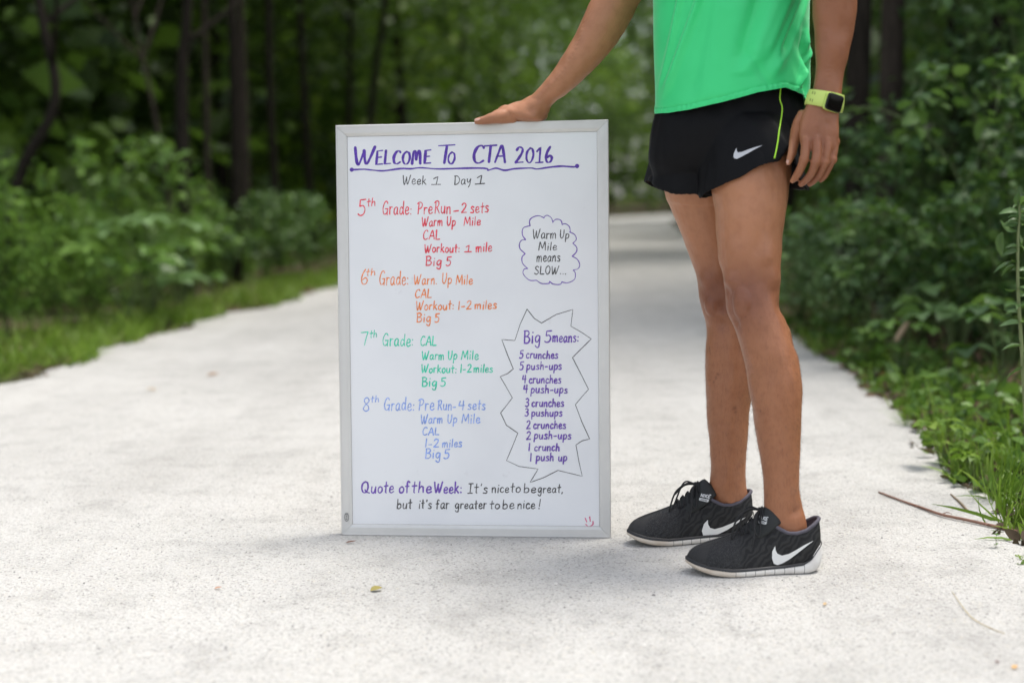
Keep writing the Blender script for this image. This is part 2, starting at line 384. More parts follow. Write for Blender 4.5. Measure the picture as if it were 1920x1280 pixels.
# ---- handwriting: single-stroke letters, x to the right, y up; x-height .58, capitals 1
GL = {
 'A': (.66, "0,0 .16,.5 .36,1 .5,.55 .62,0|.1,.36 .56,.38"), 'B': (.56, "s.06,1 .06,0|.0,.98 .3,1 .44,.82 .3,.58 .08,.54|.08,.55 .38,.5 .52,.28 .36,.03 .04,0"),
 'C': (.58, ".54,.86 .42,1 .2,.9 .05,.5 .12,.1 .32,0 .56,.14"), 'D': (.62, "s.1,.97 .1,0|0,.96 .34,.94 .58,.6 .5,.2 .28,.02 .06,0"),
 'E': (.5, "s.44,1 .05,.96 .02,0 .48,.03|s.04,.5 .38,.53"), 'G': (.64, ".56,.82 .42,1 .2,.88 .04,.45 .14,.06 .36,.03 .54,.22 .56,.42|s.3,.42 .62,.44|s.56,.42 .54,-.04"),
 'I': (.44, "s.03,.98 .42,1|s.22,.98 .2,0|s.0,0 .4,.02"), 'L': (.5, "s.06,1 .03,0 .48,.03"), 'M': (.76, "0,0 .08,.9 .14,.92 .34,.3 .4,.3 .58,.96 .64,.9 .7,0"),
 'm#': (.8, "0,0 .04,.6 .08,.92 .22,.9 .3,.3|.3,.3 .42,.92 .54,.86 .62,0"),
 'O': (.62, ".32,1 .1,.78 .04,.36 .2,.02 .42,.06 .56,.45 .5,.85 .3,1"), 'P': (.56, "s.16,.92 .1,0|0,.86 .2,1 .46,.92 .5,.68 .34,.48 .14,.44"),
 'Q': (.8, ".36,1 .1,.82 .04,.4 .22,.06 .5,.12 .62,.5 .54,.88 .34,1|.36,.28 .5,.1 .8,.0"), 'R': (.62, "s.16,.94 .1,0|0,.84 .22,1 .46,.92 .46,.66 .3,.5 .14,.48|s.26,.5 .58,.0"),
 'S': (.54, ".48,.86 .3,1 .1,.84 .2,.58 .42,.4 .44,.14 .24,-.02 .02,.1"), 'T': (.62, "s0,.95 .62,1|s.32,.97 .26,0"),
 'U': (.54, ".04,1 .04,.3 .16,.02 .34,.1 .46,.5 .48,1"), 'W': (.86, ".0,1 .08,.4 .16,.02 .24,.1 .4,.82|.38,.82 .46,.2 .54,.04 .66,.4 .82,1.04"),
 'a': (.5, ".42,.5 .26,.58 .06,.4 .06,.1 .2,.0 .36,.2 .42,.52|.42,.52 .4,.12 .5,.02"), 'b': (.48, "s.06,1 .04,0|.05,.34 .22,.52 .4,.42 .4,.14 .22,.0 .05,.06"),
 'c': (.42, ".38,.48 .22,.58 .05,.36 .08,.08 .24,.0 .42,.1"), 'd': (.52, ".4,.42 .22,.56 .06,.34 .1,.04 .28,.04 .42,.3|s.44,1 .42,.3 .48,.0"),
 'e': (.44, ".06,.28 .34,.32 .36,.5 .2,.58 .05,.36 .08,.08 .24,.0 .44,.12"), 'f': (.4, ".38,.9 .26,1 .16,.84 .14,0|s0,.56 .32,.58"),
 'g': (.5, ".42,.5 .24,.58 .06,.38 .1,.1 .26,.08 .42,.4|.43,.54 .42,.0 .36,-.34 .18,-.36 .06,-.22"), 'h': (.48, "s.08,1 .04,0|.05,.28 .2,.54 .34,.52 .38,.3 .4,0"),
 'i': (.16, "s.07,.56 .07,0|s.09,.82 .1,.86"), 'k': (.46, "s.08,1 .05,0|s.38,.6 .08,.26|s.16,.32 .44,.0"), 'l': (.16, "s.09,1 .06,0"),
 'm': (.72, "s.03,.56 .05,0|.05,.3 .18,.56 .29,.5 .3,0|.3,.3 .44,.56 .58,.5 .62,.0"), 'n': (.48, "s.04,.56 .05,0|.05,.3 .2,.56 .36,.5 .4,.0"),
 'o': (.46, ".24,.58 .06,.42 .06,.12 .22,.0 .4,.16 .4,.44 .24,.58"), 'p': (.48, "s.07,.56 .03,-.38|.06,.36 .22,.58 .42,.44 .38,.14 .2,.02 .05,.1"),
 'r': (.36, "s.05,.58 .05,0|.05,.32 .16,.54 .34,.54"), 's': (.4, ".36,.5 .2,.58 .08,.46 .2,.32 .34,.2 .28,.03 .02,.04"), 't': (.36, "s.18,.96 .16,.06 .22,.0|s0,.58 .36,.62"),
 'u': (.5, ".05,.56 .05,.14 .18,.0 .34,.12 .42,.52|s.42,.56 .42,.0"), 'v': (.42, "s.02,.56 .2,0 .4,.58"), 'w': (.62, ".02,.56 .1,.04 .18,.02 .3,.46|.3,.46 .38,.04 .46,.06 .6,.58"),
 'y': (.46, ".04,.56 .08,.24 .24,.2 .38,.52|s.42,.58 .34,-.1 .2,-.36"),
 '0': (.54, ".28,.96 .08,.7 .06,.26 .22,.0 .4,.1 .5,.5 .42,.86 .26,.96"), '1': (.5, "s.06,.72 .28,1 .26,0|s0,0 .5,.02"), '2': (.54, ".04,.8 .2,1 .42,.9 .4,.62 .2,.26 .02,.0|s.02,.0 .52,.03"),
 '3': (.48, ".04,.9 .24,1 .4,.82 .3,.58 .14,.52|.16,.53 .38,.46 .42,.2 .24,.0 .02,.08"), '4': (.54, "s.14,.96 .04,.46 .5,.5|s.42,1 .38,0"), '5': (.52, "s.48,1 .12,.96 .1,.56|.1,.56 .32,.6 .44,.36 .36,.08 .16,-.02 .0,.08"),
 '6': (.5, ".3,1 .12,.66 .05,.28 .16,.02 .36,.06 .44,.28 .32,.44 .12,.3"), '7': (.5, "s0,.94 .46,1|.46,1 .34,.5 .26,0"), '8': (.5, ".4,.82 .26,1 .08,.86 .14,.6 .36,.36 .38,.1 .2,.0 .04,.16 .14,.42 .36,.68 .4,.84"),
 ':': (.2, "s.08,.5 .1,.45|s.08,.1 .1,.05"), '.': (.2, "s.06,.02 .1,.0"), ',': (.2, "s.1,.06 .04,-.14"), '-': (.42, "s.04,.34 .36,.36"), '!': (.2, "s.14,1 .08,.26|s.06,.04 .07,.0"),
 "'": (.14, "s.1,1 .06,.8"), ' ': (.34, ""), '_': (.14, ""),
}
class Ink:
    def __init__(s): s.m = MB(); s.k = 0; s.name = 'handwriting'
    def stroke(s, pts, wd, nib=None, smooth=True, taper=False):
        """pts: board u, v in metres"""
        P = cr(pts, 6) if smooth and len(pts) > 2 else cr(pts[:2], 6) if len(pts) == 2 else np.concatenate([cr(pts[i:i + 2], 4)[:-1] for i in range(len(pts) - 1)] + [np.array(pts[-1:])])
        P = P[np.r_[True, np.linalg.norm(np.diff(P, axis=0), axis=1) > 1e-6]]
        if len(P) < 2: return
        T = np.gradient(P, axis=0); T /= np.linalg.norm(T, axis=1, keepdims=True) + 1e-9
        N = np.stack([-T[:, 1], T[:, 0]], -1)
        hw = np.full(len(P), wd / 2)
        if nib: hw = (nib + (wd - nib) * np.abs(T[:, 1]) ** 1.2) / 2
        hw *= .97 * (1 + .10 * np.sin(np.arange(len(P)) * .9 + s.k) + .16 * np.sin(np.arange(len(P)) * .23 + 2.1 * s.k)) * rng.uniform(.85, 1.12)
        # rounded ends
        E = [P[0] - T[0] * hw[0] * .7, P[-1] + T[-1] * hw[-1] * .7]
        P = np.vstack([E[0], P, E[1]]); N = np.vstack([N[0], N, N[-1]]); hw = np.r_[hw[0] * .45, hw, hw[-1] * .45]
        n = SURF + .00012 + .000004 * s.k; s.k += 1
        G = np.array([[bd(*(p + q * h), n), bd(*(p - q * h), n)] for p, q, h in zip(P, N, hw)])
        s.m.grid(G)
    def text(s, txt, x0, y0, x1, y1, cap, wd, nib=None, sc=None):
        """txt between photograph pixels x0,y0 and x1,y1 (baseline), capitals cap pixels tall"""
        keys = []; i = 0
        while i < len(txt):
            if txt[i + 1:i + 2] == '#': keys.append(txt[i:i + 2]); i += 2
            else: keys.append(txt[i]); i += 1
        gap = .13
        W = sum(GL[k][0] + gap for k in keys) - gap
        kx = (x1 - x0) / W; x = 0
        for k in keys:
            a, st = GL[k]
            jy = rng.normal(0, .02); js = rng.normal(0, .015); jh = 1 + rng.normal(0, .03)
            for q in st.split('|') if st else ():
                sm = not q.startswith('s'); q = q.lstrip('s')
                pts = []
                for xy in q.split():
                    gx, gy = map(float, xy.split(','))
                    gx += gy * .06 + js * gy
                    X = x0 + (x + gx) * kx; f = (X - x0) / max(x1 - x0, 1)
                    Yp = y0 + (y1 - y0) * f - (gy * jh + jy) * cap
                    pts.append(b_uv(X, Yp))
                s.stroke(pts, wd, nib, sm)
            x += a + gap
    def px(s, pts, wd, smooth=True, nib=None): s.stroke([b_uv(*q) for q in pts], wd, nib, smooth)
def ink(name, col, label, rough=.55):
    m, ns, ls, p = mat(name)
    tc = node(ns, 'TexCoord'); n = node(ns, 'TexNoise', Scale=140.0, Detail=3.0); ls.new(tc.outputs['Object'], n.inputs['Vector'])
    c = np.array(col)
    rp = ramp(ns, [(.3, tuple(c * .8)), (.7, tuple(np.minimum(c * 1.25 + .015, 1)))]); ls.new(n.outputs['Fac'], rp.inputs[0])
    ls.new(rp.outputs[0], p.inputs['Base Color']); p.inputs['Roughness'].default_value = rough
    k = Ink(); k.mat, k.label = m, label
    return k
def z(o, s, q): return [(o[0] + a / s, o[1] + b / s) for a, b in q]
A1, A2, A3, A4 = ((620, 220), 3.2), ((900, 220), 4.0), ((620, 600), 2.976), ((900, 560), 2.723)
k = ink('purple_marker', (.085, .024, .34), 'purple handwritten heading with a wavy underline')
k.text('W', 663, 309, 702, 309, 33, .0070, .0034); k.text('ELCOm#E', 705, 308, 808, 306, 25, .0060, .0030)
k.text('T', 820, 306, 851, 306, 35, .0062, .0036); k.text('O', 839, 307, 853, 307, 22, .0052, .0034)
k.text('C', 886, 306, 907, 306, 34, .0064, .0036); k.text('T', 907, 305, 930, 305, 31, .0058, .0034); k.text('A', 928, 306, 948, 306, 33, .0060, .0034)
k.text('2016', 966, 305, 1036, 304, 29, .0052, .0034)
k.px(z(*A1, [(125, 315), (200, 312), (260, 318), (320, 321), (420, 308), (480, 309), (540, 303), (640, 310), (760, 307), (880, 305), (940, 309)]) + z(*A2, [(60, 398), (120, 382), (185, 398), (260, 386), (380, 381), (430, 388), (520, 375), (610, 367), (700, 372), (730, 366)]), .0036)
for q in ((659.5, 318.3), (1082, 311.5)):
    a = np.linspace(0, 6.28, 12); n_ = SURF + .0003
    c = b_uv(*q); k.m.add([bd(c[0] + .0048 * math.cos(t), c[1] + .0048 * math.sin(t), n_) for t in a[:-1]], [tuple(range(11))])
INKS = [k]
k = ink('violet_marker', (.14, .055, .38), 'violet handwriting starting the quote at the bottom')
k.text('Quote', 677, 924, 738, 923, 21, .0034); k.text('of', 748, 923, 768, 923, 21, .0034); k.text('the', 772, 923, 809, 923, 21, .0034); k.text('Week:', 814, 923, 866, 924, 20, .0036)
INKS.append(k); k = Ink(); k.mat, k.label = INKS[-1].mat, 'violet exercise list inside the starburst'
k.text('Big', 982, 643, 1013, 643, 24, .0032); k.text('5', 1021, 642, 1034, 642, 22, .0032); k.text('means:', 1036, 641, 1085, 641, 19, .0032)
for t, x0, x1, y, c in (('5_crunches', 974, 1046, 671.5, 14.5), ('5_push-ups', 974, 1053, 692.5, 15), ('4_crunches', 979, 1052, 718, 15), ('4_push-ups', 981, 1064, 736.5, 15), ('3_crunches', 985, 1057, 762, 15),
                        ('3_pushups', 984, 1054, 780, 14), ('2_crunches', 987, 1061, 803, 15), ('2_push-ups', 987, 1071, 822.5, 15), ('l crunch', 991, 1049, 844.5, 14), ('l push up', 994, 1063, 863.5, 15)):
    k.text(t, x0, y, x1, y, c, .0029)
INKS.append(k); k = Ink(); k.mat, k.label, k.name = INKS[-1].mat, 'violet cloud outline', 'cloud_outline'
for arc in ([(375, 812), (372, 775), (395, 750), (440, 738), (482, 755)], [(482, 745), (505, 735), (535, 755), (547, 790)], [(545, 785), (570, 765), (605, 772), (618, 805)], [(615, 805), (640, 798), (670, 820), (678, 858)],
            [(672, 860), (710, 880), (722, 915), (697, 945)], [(697, 945), (725, 975), (722, 1010), (692, 1042)], [(692, 1042), (730, 1065), (748, 1105), (735, 1135), (700, 1145)], [(700, 1145), (715, 1170), (708, 1215), (660, 1240), (615, 1235)],
            [(615, 1232), (600, 1252), (550, 1250), (522, 1230)], [(522, 1230), (515, 1245), (460, 1245), (425, 1222)], [(425, 1222), (370, 1220), (325, 1175), (330, 1140), (358, 1133)], [(358, 1135), (320, 1095), (315, 1050), (338, 1022)],
            [(338, 1022), (300, 985), (297, 945), (315, 920), (342, 918)], [(342, 918), (318, 880), (325, 830), (378, 812)]):
    k.px(z(*A2, arc), .0022)
INKS.append(k)
k = ink('black_marker', (.045, .042, .042), 'black handwriting under the heading')
k.text('Week', 755, 346, 799, 346, 17, .0021); k.text('1', 809, 346, 826, 346, 15, .0023); k.text('Day', 851, 346, 883, 345, 17, .0021); k.text('1', 891, 346, 909, 345, 16, .0023)
INKS.append(k); k = Ink(); k.mat, k.label = INKS[-1].mat, 'black handwriting ending the quote at the bottom'
k.text("It's", 877, 924, 914, 924, 18, .0026); k.text('nice', 922, 923, 954, 923, 16, .0026); k.text('to', 957, 923, 976, 923, 17, .0026); k.text('be', 982, 923, 1005, 923, 17, .0026); k.text('great,', 1008, 923, 1056, 923, 15, .0026)
k.text('but', 744, 953, 772, 953, 18, .0026); k.text("it's", 785, 953, 809, 953, 17, .0026); k.text('far', 817, 953, 842, 953, 18, .0026); k.text('greater', 853, 953, 912, 953, 16, .0026); k.text('to', 918, 953, 937, 953, 16, .0026); k.text('be', 942, 953, 964, 953, 17, .0026); k.text('nice', 970, 953, 1003, 953, 16, .0026); k.text('!', 1009, 953, 1014, 953, 18, .0026)
INKS.append(k); k = Ink(); k.mat, k.label = INKS[-1].mat, 'black handwriting inside the cloud'
k.text('Warm', 999, 448, 1043, 447, 17, .0022); k.text('Up', 1050, 447, 1067, 447, 16, .0022); k.text('Mile', 1010, 470, 1044, 469, 15, .0022); k.text('means', 1006, 490, 1050, 490, 18, .0023); k.text('SLOW', 1002, 514, 1047, 514, 15, .0023); k.text('...', 1050, 514, 1062, 514, 15, .0023)
INKS.append(k); k = Ink(); k.mat, k.label, k.name = INKS[-1].mat, 'black starburst outline', 'starburst_outline'
B = [(240, 53), (277, 100), (314, 124), (390, 80), (474, 55), (464, 140), (520, 172), (568, 205), (520, 252), (472, 300), (515, 383), (554, 462), (520, 500), (487, 540), (520, 628), (560, 715), (522, 724), (490, 745), (505, 830), (522, 905), (460, 890), (398, 875),
     (325, 912), (255, 937), (297, 868), (200, 855), (135, 825), (165, 755), (193, 685), (135, 645), (105, 582), (135, 545), (165, 505), (134, 450), (103, 397), (140, 382), (170, 358), (140, 285), (111, 208), (178, 213), (205, 130), (240, 53)]
k.px(z(*A4, B), .0019, False)
INKS.append(k)
def grade(col, name, label, rows):
    k = ink(name, col, label)
    for r in rows: k.text(*r)
    INKS.append(k)
grade((.74, .045, .075), 'red_marker', 'red handwritten list', [('5', 671, 404, 686, 404, 29, .0026), ('th', 688, 387, 704, 386, 15, .0023), ('Grade:', 717, 402, 772, 402, 24, .0026), ('Pre', 782, 401, 811, 401, 22, .0026), ('Run', 814, 400, 845, 400, 22, .0026), ('-', 849, 401, 861, 400, 14, .0026), ('2', 865, 399, 875, 399, 18, .0026), ('sets', 882, 399, 916, 398, 20, .0027),
    ('Warm', 791, 424, 830, 423, 17, .0026), ('Up', 838, 423, 854, 423, 16, .0026), ('Mile', 870, 423, 901, 422, 16, .0026), ('CAL', 793, 449, 825, 449, 17, .0026), ('Workout:', 796, 473, 862, 473, 16, .0026), ('1', 871, 472, 884, 472, 13, .0028), ('mile', 892, 472, 922, 471, 17, .0026), ('Big', 798, 498, 828, 498, 17, .0027), ('5', 836, 498, 846, 498, 16, .0027)])
grade((.84, .22, .045), 'orange_marker', 'orange handwritten list', [('6', 676, 533, 690, 533, 29, .0024), ('th', 686, 517, 704, 516, 13, .0022), ('Grade:', 711, 534, 766, 534, 25, .0024), ('Warn', 776, 533, 815, 533, 18, .0024), ('.', 817, 532, 820, 532, 14, .0022), ('Up', 829, 532, 847, 532, 19, .0024), ('Mile', 855, 533, 886, 533, 17, .0024),
    ('CAL', 778, 558, 809, 558, 16, .0026), ('Workout:', 780, 581, 851, 580, 16, .0026), ('l-2', 859, 580, 884, 579, 15, .0026), ('miles', 890, 579, 931, 579, 16, .0026), ('Big', 781, 604, 808, 604, 17, .0027), ('5', 815, 604, 824, 604, 16, .0027)])
grade((.025, .58, .37), 'teal_marker', 'teal green handwritten list', [('7', 676, 648, 690, 648, 25, .0024), ('th', 693, 633, 707, 632, 13, .0022), ('Grade:', 717, 648, 775, 648, 23, .0025), ('CAL', 788, 648, 818, 648, 17, .0027), ('Warm', 791, 674, 833, 674, 16, .0027), ('Up', 840, 674, 857, 674, 17, .0027), ('Mile', 865, 674, 897, 674, 17, .0027),
    ('Workout:', 790, 699, 856, 699, 15, .0027), ('l-2', 863, 698, 884, 698, 15, .0027), ('miles', 888, 698, 924, 698, 15, .0027), ('Big', 791, 724, 819, 724, 17, .0029), ('5', 826, 724, 836, 724, 16, .0029)])
grade((.22, .34, .74), 'blue_marker', 'pale blue handwritten list', [('8', 680, 770, 694, 770, 25, .0024), ('th', 695, 754, 711, 753, 12, .0022), ('Grade:', 720, 769, 777, 769, 23, .0024), ('Pre', 784, 769, 814, 769, 22, .0025), ('Run', 820, 768, 847, 768, 19, .0025), ('-', 848, 768, 855, 768, 14, .0025), ('4', 859, 768, 871, 768, 18, .0025), ('sets', 877, 768, 910, 768, 18, .0025),
    ('Warm', 789, 794, 830, 793, 17, .0025), ('Up', 839, 793, 857, 793, 17, .0025), ('Mile', 866, 793, 900, 793, 17, .0025), ('CAL', 792, 815, 823, 815, 14, .0025), ('l-2', 797, 838, 823, 838, 15, .0025), ('miles', 829, 838, 866, 837, 15, .0025), ('Big', 797, 859, 826, 859, 18, .0026), ('5', 832, 859, 843, 859, 17, .0026)])
k = ink('pink_marker', (.68, .13, .24), 'small pink smiling mark')
for q in ([(537, 1118), (545, 1138)], [(560, 1112), (563, 1135)], [(540, 1150), (555, 1162), (575, 1152), (577, 1135)]): k.px(z(*A4, q), .0026)
INKS.append(k)
for k in INKS:
    o = onboard(k.name, k.m, k.mat, fixn=False); o['label'] = k.label
# small dark maker's oval on the left rail
k = Ink(); m = k.m
c = b_uv(650, 969, -.001)
a = np.linspace(0, 2 * np.pi, 25)
def oval(r1, r2, n): return [bd(c[0] + r1 * math.cos(t), c[1] + r2 * math.sin(t), n) for t in a]
m.grid(np.array([oval(.0052, .0098, .00035), oval(.0042, .0088, .00035)]))
for j, (u0, v0) in enumerate(((-.002, -.006), (-.002, -.002), (-.002, .002), (-.002, .0055))):
    m.add([bd(c[0] + u0, c[1] + v0, .0003), bd(c[0] + u0 + .004, c[1] + v0 + .0004, .0003), bd(c[0] + u0 + .004, c[1] + v0 + .0018, .0003), bd(c[0] + u0, c[1] + v0 + .0016, .0003)], [(0, 1, 2, 3)])
onboard('maker_badge', m, simple('badge_black', (.03, .03, .03), .5), fixn=False)
# ------------------------------------------------------------------ person
FD = unit(np.array([-.87, -.5, 0])); LD = unit(np.array([.5, -.87, 0]))     # facing, his left
TH = np.linspace(0, 2 * np.pi, 32, endpoint=False)
def ringset(C, A, B, n=5, e=2.0):
    C, A, B = cr(C, n), cr(A, n), cr(B, n)
    c, s = np.cos(TH), np.sin(TH)
    c = np.sign(c) * np.abs(c) ** (2 / e); s = np.sign(s) * np.abs(s) ** (2 / e)
    return C[:, None] + A[:, None] * c[None, :, None] + B[:, None] * s[None, :, None]
def limb(rows, n=5, e=2.0):
    """rows: (ax, ay, bx, by, Y, depth factor): the two outline points seen in the photograph"""
    a = np.array([un(r[0], r[1], r[4]) for r in rows]); b = np.array([un(r[2], r[3], r[4]) for r in rows])
    C, A = (a + b) / 2, (b - a) / 2
    T = np.gradient(C, axis=0)
    B = unit(np.cross(T, A)) * np.linalg.norm(A, axis=1, keepdims=True) * np.array([r[5] for r in rows])[:, None]
    return ringset(C, A, B, n, e)
def stick(rows, n=4, k=1.0):
    """rows: (px, py, radius px, Y)"""
    C = np.array([un(r[0], r[1], r[3]) for r in rows]); r = np.array([x[2] * x[3] / FPX for x in rows])
    T = unit(np.gradient(C, axis=0)); V = unit(C - CAMP)
    A = unit(np.cross(T, V)); B = np.cross(T, A)
    return ringset(C, A * r[:, None], B * r[:, None] * k, n)
def capped(m, G):
    """loft with rounded ends"""
    c0, c1 = G[0].mean(0), G[-1].mean(0)
    d0, d1 = unit(G[0].mean(0) - G[1].mean(0)), unit(G[-1].mean(0) - G[-2].mean(0))
    r0, r1 = np.linalg.norm(G[0] - c0, axis=1).mean(), np.linalg.norm(G[-1] - c1, axis=1).mean()
    a = [c0 + d0 * r0 * .5 * s + (G[0] - c0) * q for s, q in ((.98, .2), (.8, .6), (.45, .88))]
    b = [c1 + d1 * r1 * .5 * s + (G[-1] - c1) * q for s, q in ((.45, .88), (.8, .6), (.98, .2))]
    m.loft(np.concatenate([np.array(a), G, np.array(b)]))
body = MB()
# left leg, the one nearer the camera
YN, YF = 2.835, 3.06
leg_l = [(1355, 215, 1440, 215, 2.94, .8), (1342, 262, 1472, 262, 2.91, .88), (1332, 310, 1484, 310, 2.875, .97), (1334, 350, 1479, 350, 2.86, 1.03), (1340, 388, 1475, 388, 2.858, 1.02), (1344, 437, 1467, 437, 2.855, 1.0), (1349, 485, 1463, 485, 2.85, 1.0),
         (1356, 510, 1462, 510, 2.848, .98), (1361, 534, 1461, 534, 2.846, .98), (1361, 558, 1462, 558, 2.844, 1.0), (1364, 582, 1465, 582, 2.842, 1.0), (1374, 606, 1474, 606, 2.84, 1.0), (1383, 631, 1484, 631, 2.84, 1.0), (1396, 679, 1498, 679, 2.838, 1.0), (1404, 728, 1503, 728, 2.836, .98),
         (1410, 776, 1503, 776, 2.836, .96), (1420, 824, 1501, 824, 2.836, .95), (1429, 873, 1499, 873, 2.836, .92), (1432, 915, 1499, 915, 2.836, .86), (1433, 950, 1505, 950, 2.836, .68), (1433, 980, 1512, 980, 2.838, .60), (1432, 1010, 1514, 1010, 2.838, .56)]
leg_r = [(1290, 215, 1375, 215, 2.99, .8), (1262, 275, 1392, 275, 3.01, .88), (1244, 330, 1390, 330, 3.035, .98), (1248, 368, 1386, 368, 3.05, 1.03), (1257, 388, 1385, 388, 3.05, 1.02), (1276, 437, 1387, 437, 3.052, 1.0), (1295, 485, 1393, 485, 3.055, 1.0),
         (1305, 510, 1397, 510, 3.055, .98), (1309, 534, 1399, 534, 3.056, .98), (1311, 558, 1401, 558, 3.057, 1.0), (1317, 582, 1406, 582, 3.058, 1.0), (1324, 606, 1414, 606, 3.06, 1.0), (1325, 631, 1417, 631, 3.06, 1.02), (1322, 679, 1416, 679, 3.06, 1.02), (1323, 728, 1411, 728, 3.06, 1.0),
         (1325, 776, 1405, 776, 3.06, .97), (1331, 824, 1402, 824, 3.06, .94), (1333, 873, 1399, 873, 3.06, .9), (1331, 905, 1399, 905, 3.06, .84), (1331, 930, 1402, 930, 3.062, .66), (1334, 952, 1404, 952, 3.064, .58)]
leg_l = [(a, b, c, d, Y - .042 * min(max((b - 300) / 420, 0), 1), k) for a, b, c, d, Y, k in leg_l]
GLl, GLr = limb(leg_l), limb(leg_r)
capped(body, GLl); capped(body, GLr)
# knee caps, calves, ankle bones and tendons
def blob(px, py, Y, off, r): body.ell(un(px, py, Y) + np.array(off), r)
blob(1393, 566, 2.815, (-.002, -.030, 0), (.024, .024, .036)); blob(1340, 566, 3.06, (-.004, -.026, 0), (.023, .024, .034))
blob(1456, 690, 2.805, (.004, .004, 0), (.036, .043, .10)); blob(1376, 690, 3.06, (.004, .004, 0), (.034, .040, .09))
blob(1462, 968, 2.80, (.0, -.019, 0), (.016, .010, .020)); blob(1366, 928, 3.06, (.0, -.019, 0), (.015, .010, .018))
# pelvis and torso
def oval(px, py, Y, a, b): c = un(px, py, Y); return c, LD * a, -FD * b
T = [oval(1366, 300, 2.95, .115, .085), oval(1366, 260, 2.95, .110, .090), oval(1368, 200, 2.95, .108, .092), oval(1370, 120, 2.95, .115, .092), oval(1371, 40, 2.95, .130, .095), oval(1371, -60, 2.95, .140, .10), oval(1372, -160, 2.95, .152, .110), oval(1373, -230, 2.95, .155, .095), oval(1374, -275, 2.955, .100, .068), oval(1374, -300, 2.955, .060, .058), oval(1368, -350, 2.95, .055, .056)]
capped(body, ringset(*[np.array([t[i] for t in T]) for i in range(3)]))
# head
hc = un(1360, -430, 2.945)
body.ell(hc + np.array([0, 0, .03]), (.098, .086, .120), np.stack([FD, LD, [0, 0, 1]], 1), 28, 18)
body.ell(hc + FD * .03 - np.array([0, 0, .055]), (.062, .058, .062), np.stack([FD, LD, [0, 0, 1]], 1))
body.ell(hc + FD * .098 - np.array([0, 0, .012]), (.020, .015, .024), np.stack([FD, LD, [0, 0, 1]], 1))
for s in (-1, 1): body.ell(hc + LD * .086 * s - np.array([0, 0, .01]), (.018, .009, .032), np.stack([FD, LD, [0, 0, 1]], 1))
# right arm reaching to the board
arm_r = [(1245, -235, 1340, -215, 3.08, 1.0), (1210, -160, 1300, -130, 3.11, .95), (1170, -80, 1256, -58, 3.13, .95), (1130, -30, 1222, -22, 3.14, .95), (1107, 2, 1199, 6, 3.145, .92), (1090, 38, 1186, 32, 3.148, .9), (1074, 71, 1170, 60, 3.15, .86), (1056, 104, 1150, 91, 3.152, .82), (1038, 132, 1124, 120, 3.154, .8), (1020, 154, 1094, 148, 3.156, .78),
         (1003, 172, 1062, 177, 3.16, .76), (988, 184, 1038, 194, 3.165, .78), (976, 190, 1030, 212, 3.170, .9)]
capped(body, limb(arm_r))
hand_r = [(996, 178, 1046, 188, 3.166, .85), (978, 188, 1030, 205, 3.170, 1.0), (962, 193, 1024, 224, 3.176, 1.05), (948, 197.5, 1000, 229, 3.180, 1.1), (936, 202.5, 974, 230, 3.182, 1.1), (924, 208, 950, 231, 3.180, 1.0)]
capped(body, limb(hand_r))
capped(body, stick([(962, 216, 15, 3.168), (938, 219, 13, 3.160), (922, 222, 11, 3.156), (908, 225.5, 9.2, 3.154), (897, 227, 7.6, 3.153), (891, 228, 6.2, 3.153)]))
for i, (x, ln) in enumerate(((938, 62), (957, 74), (977, 70), (997, 55))):
    capped(body, stick([(x + 10, 208, 12, 3.185), (x + 4, 209, 10.5, 3.215), (x, 222, 9.5, 3.232), (x - 1, 222 + ln * .5, 9, 3.236), (x - 1, 222 + ln, 7.5, 3.232)]))
# left arm hanging, with a half closed hand
arm_l = [(1412, -235, 1500, -225, 2.80, 1.05), (1440, -180, 1540, -165, 2.775, 1.0), (1480, -110, 1576, -95, 2.765, .98), (1507, -50, 1597, -45, 2.765, .95), (1522, -12, 1606, -10, 2.765, .92), (1525, 30, 1604, 30, 2.765, .88), (1528, 70, 1598, 70, 2.765, .84), (1530, 105, 1590, 105, 2.762, .80), (1529, 135, 1583, 135, 2.76, .74), (1526, 160, 1579, 160, 2.757, .70), (1519, 182, 1577, 188, 2.754, .66), (1510, 200, 1574, 208, 2.750, .60)]
capped(body, limb(arm_l))
hand_l = [(1517, 185, 1576, 192, 2.752, .60), (1510, 199, 1573, 207, 2.750, .56), (1504, 214, 1572.5, 218, 2.747, .50), (1499, 230, 1572, 232, 2.744, .46), (1498, 246, 1572, 247, 2.741, .42), (1499, 260, 1571, 263, 2.739, .36), (1501, 272, 1570, 276, 2.737, .30)]
capped(body, limb(hand_l, e=2.5))
capped(body, stick([(1508, 212, 12, 2.757), (1501, 228, 13, 2.760), (1495, 243, 11.5, 2.765), (1491, 258, 9.4, 2.768), (1488, 272, 8.6, 2.768), (1485, 288, 8.2, 2.766), (1480, 301, 6.6, 2.764), (1477, 307, 5.4, 2.763)]))
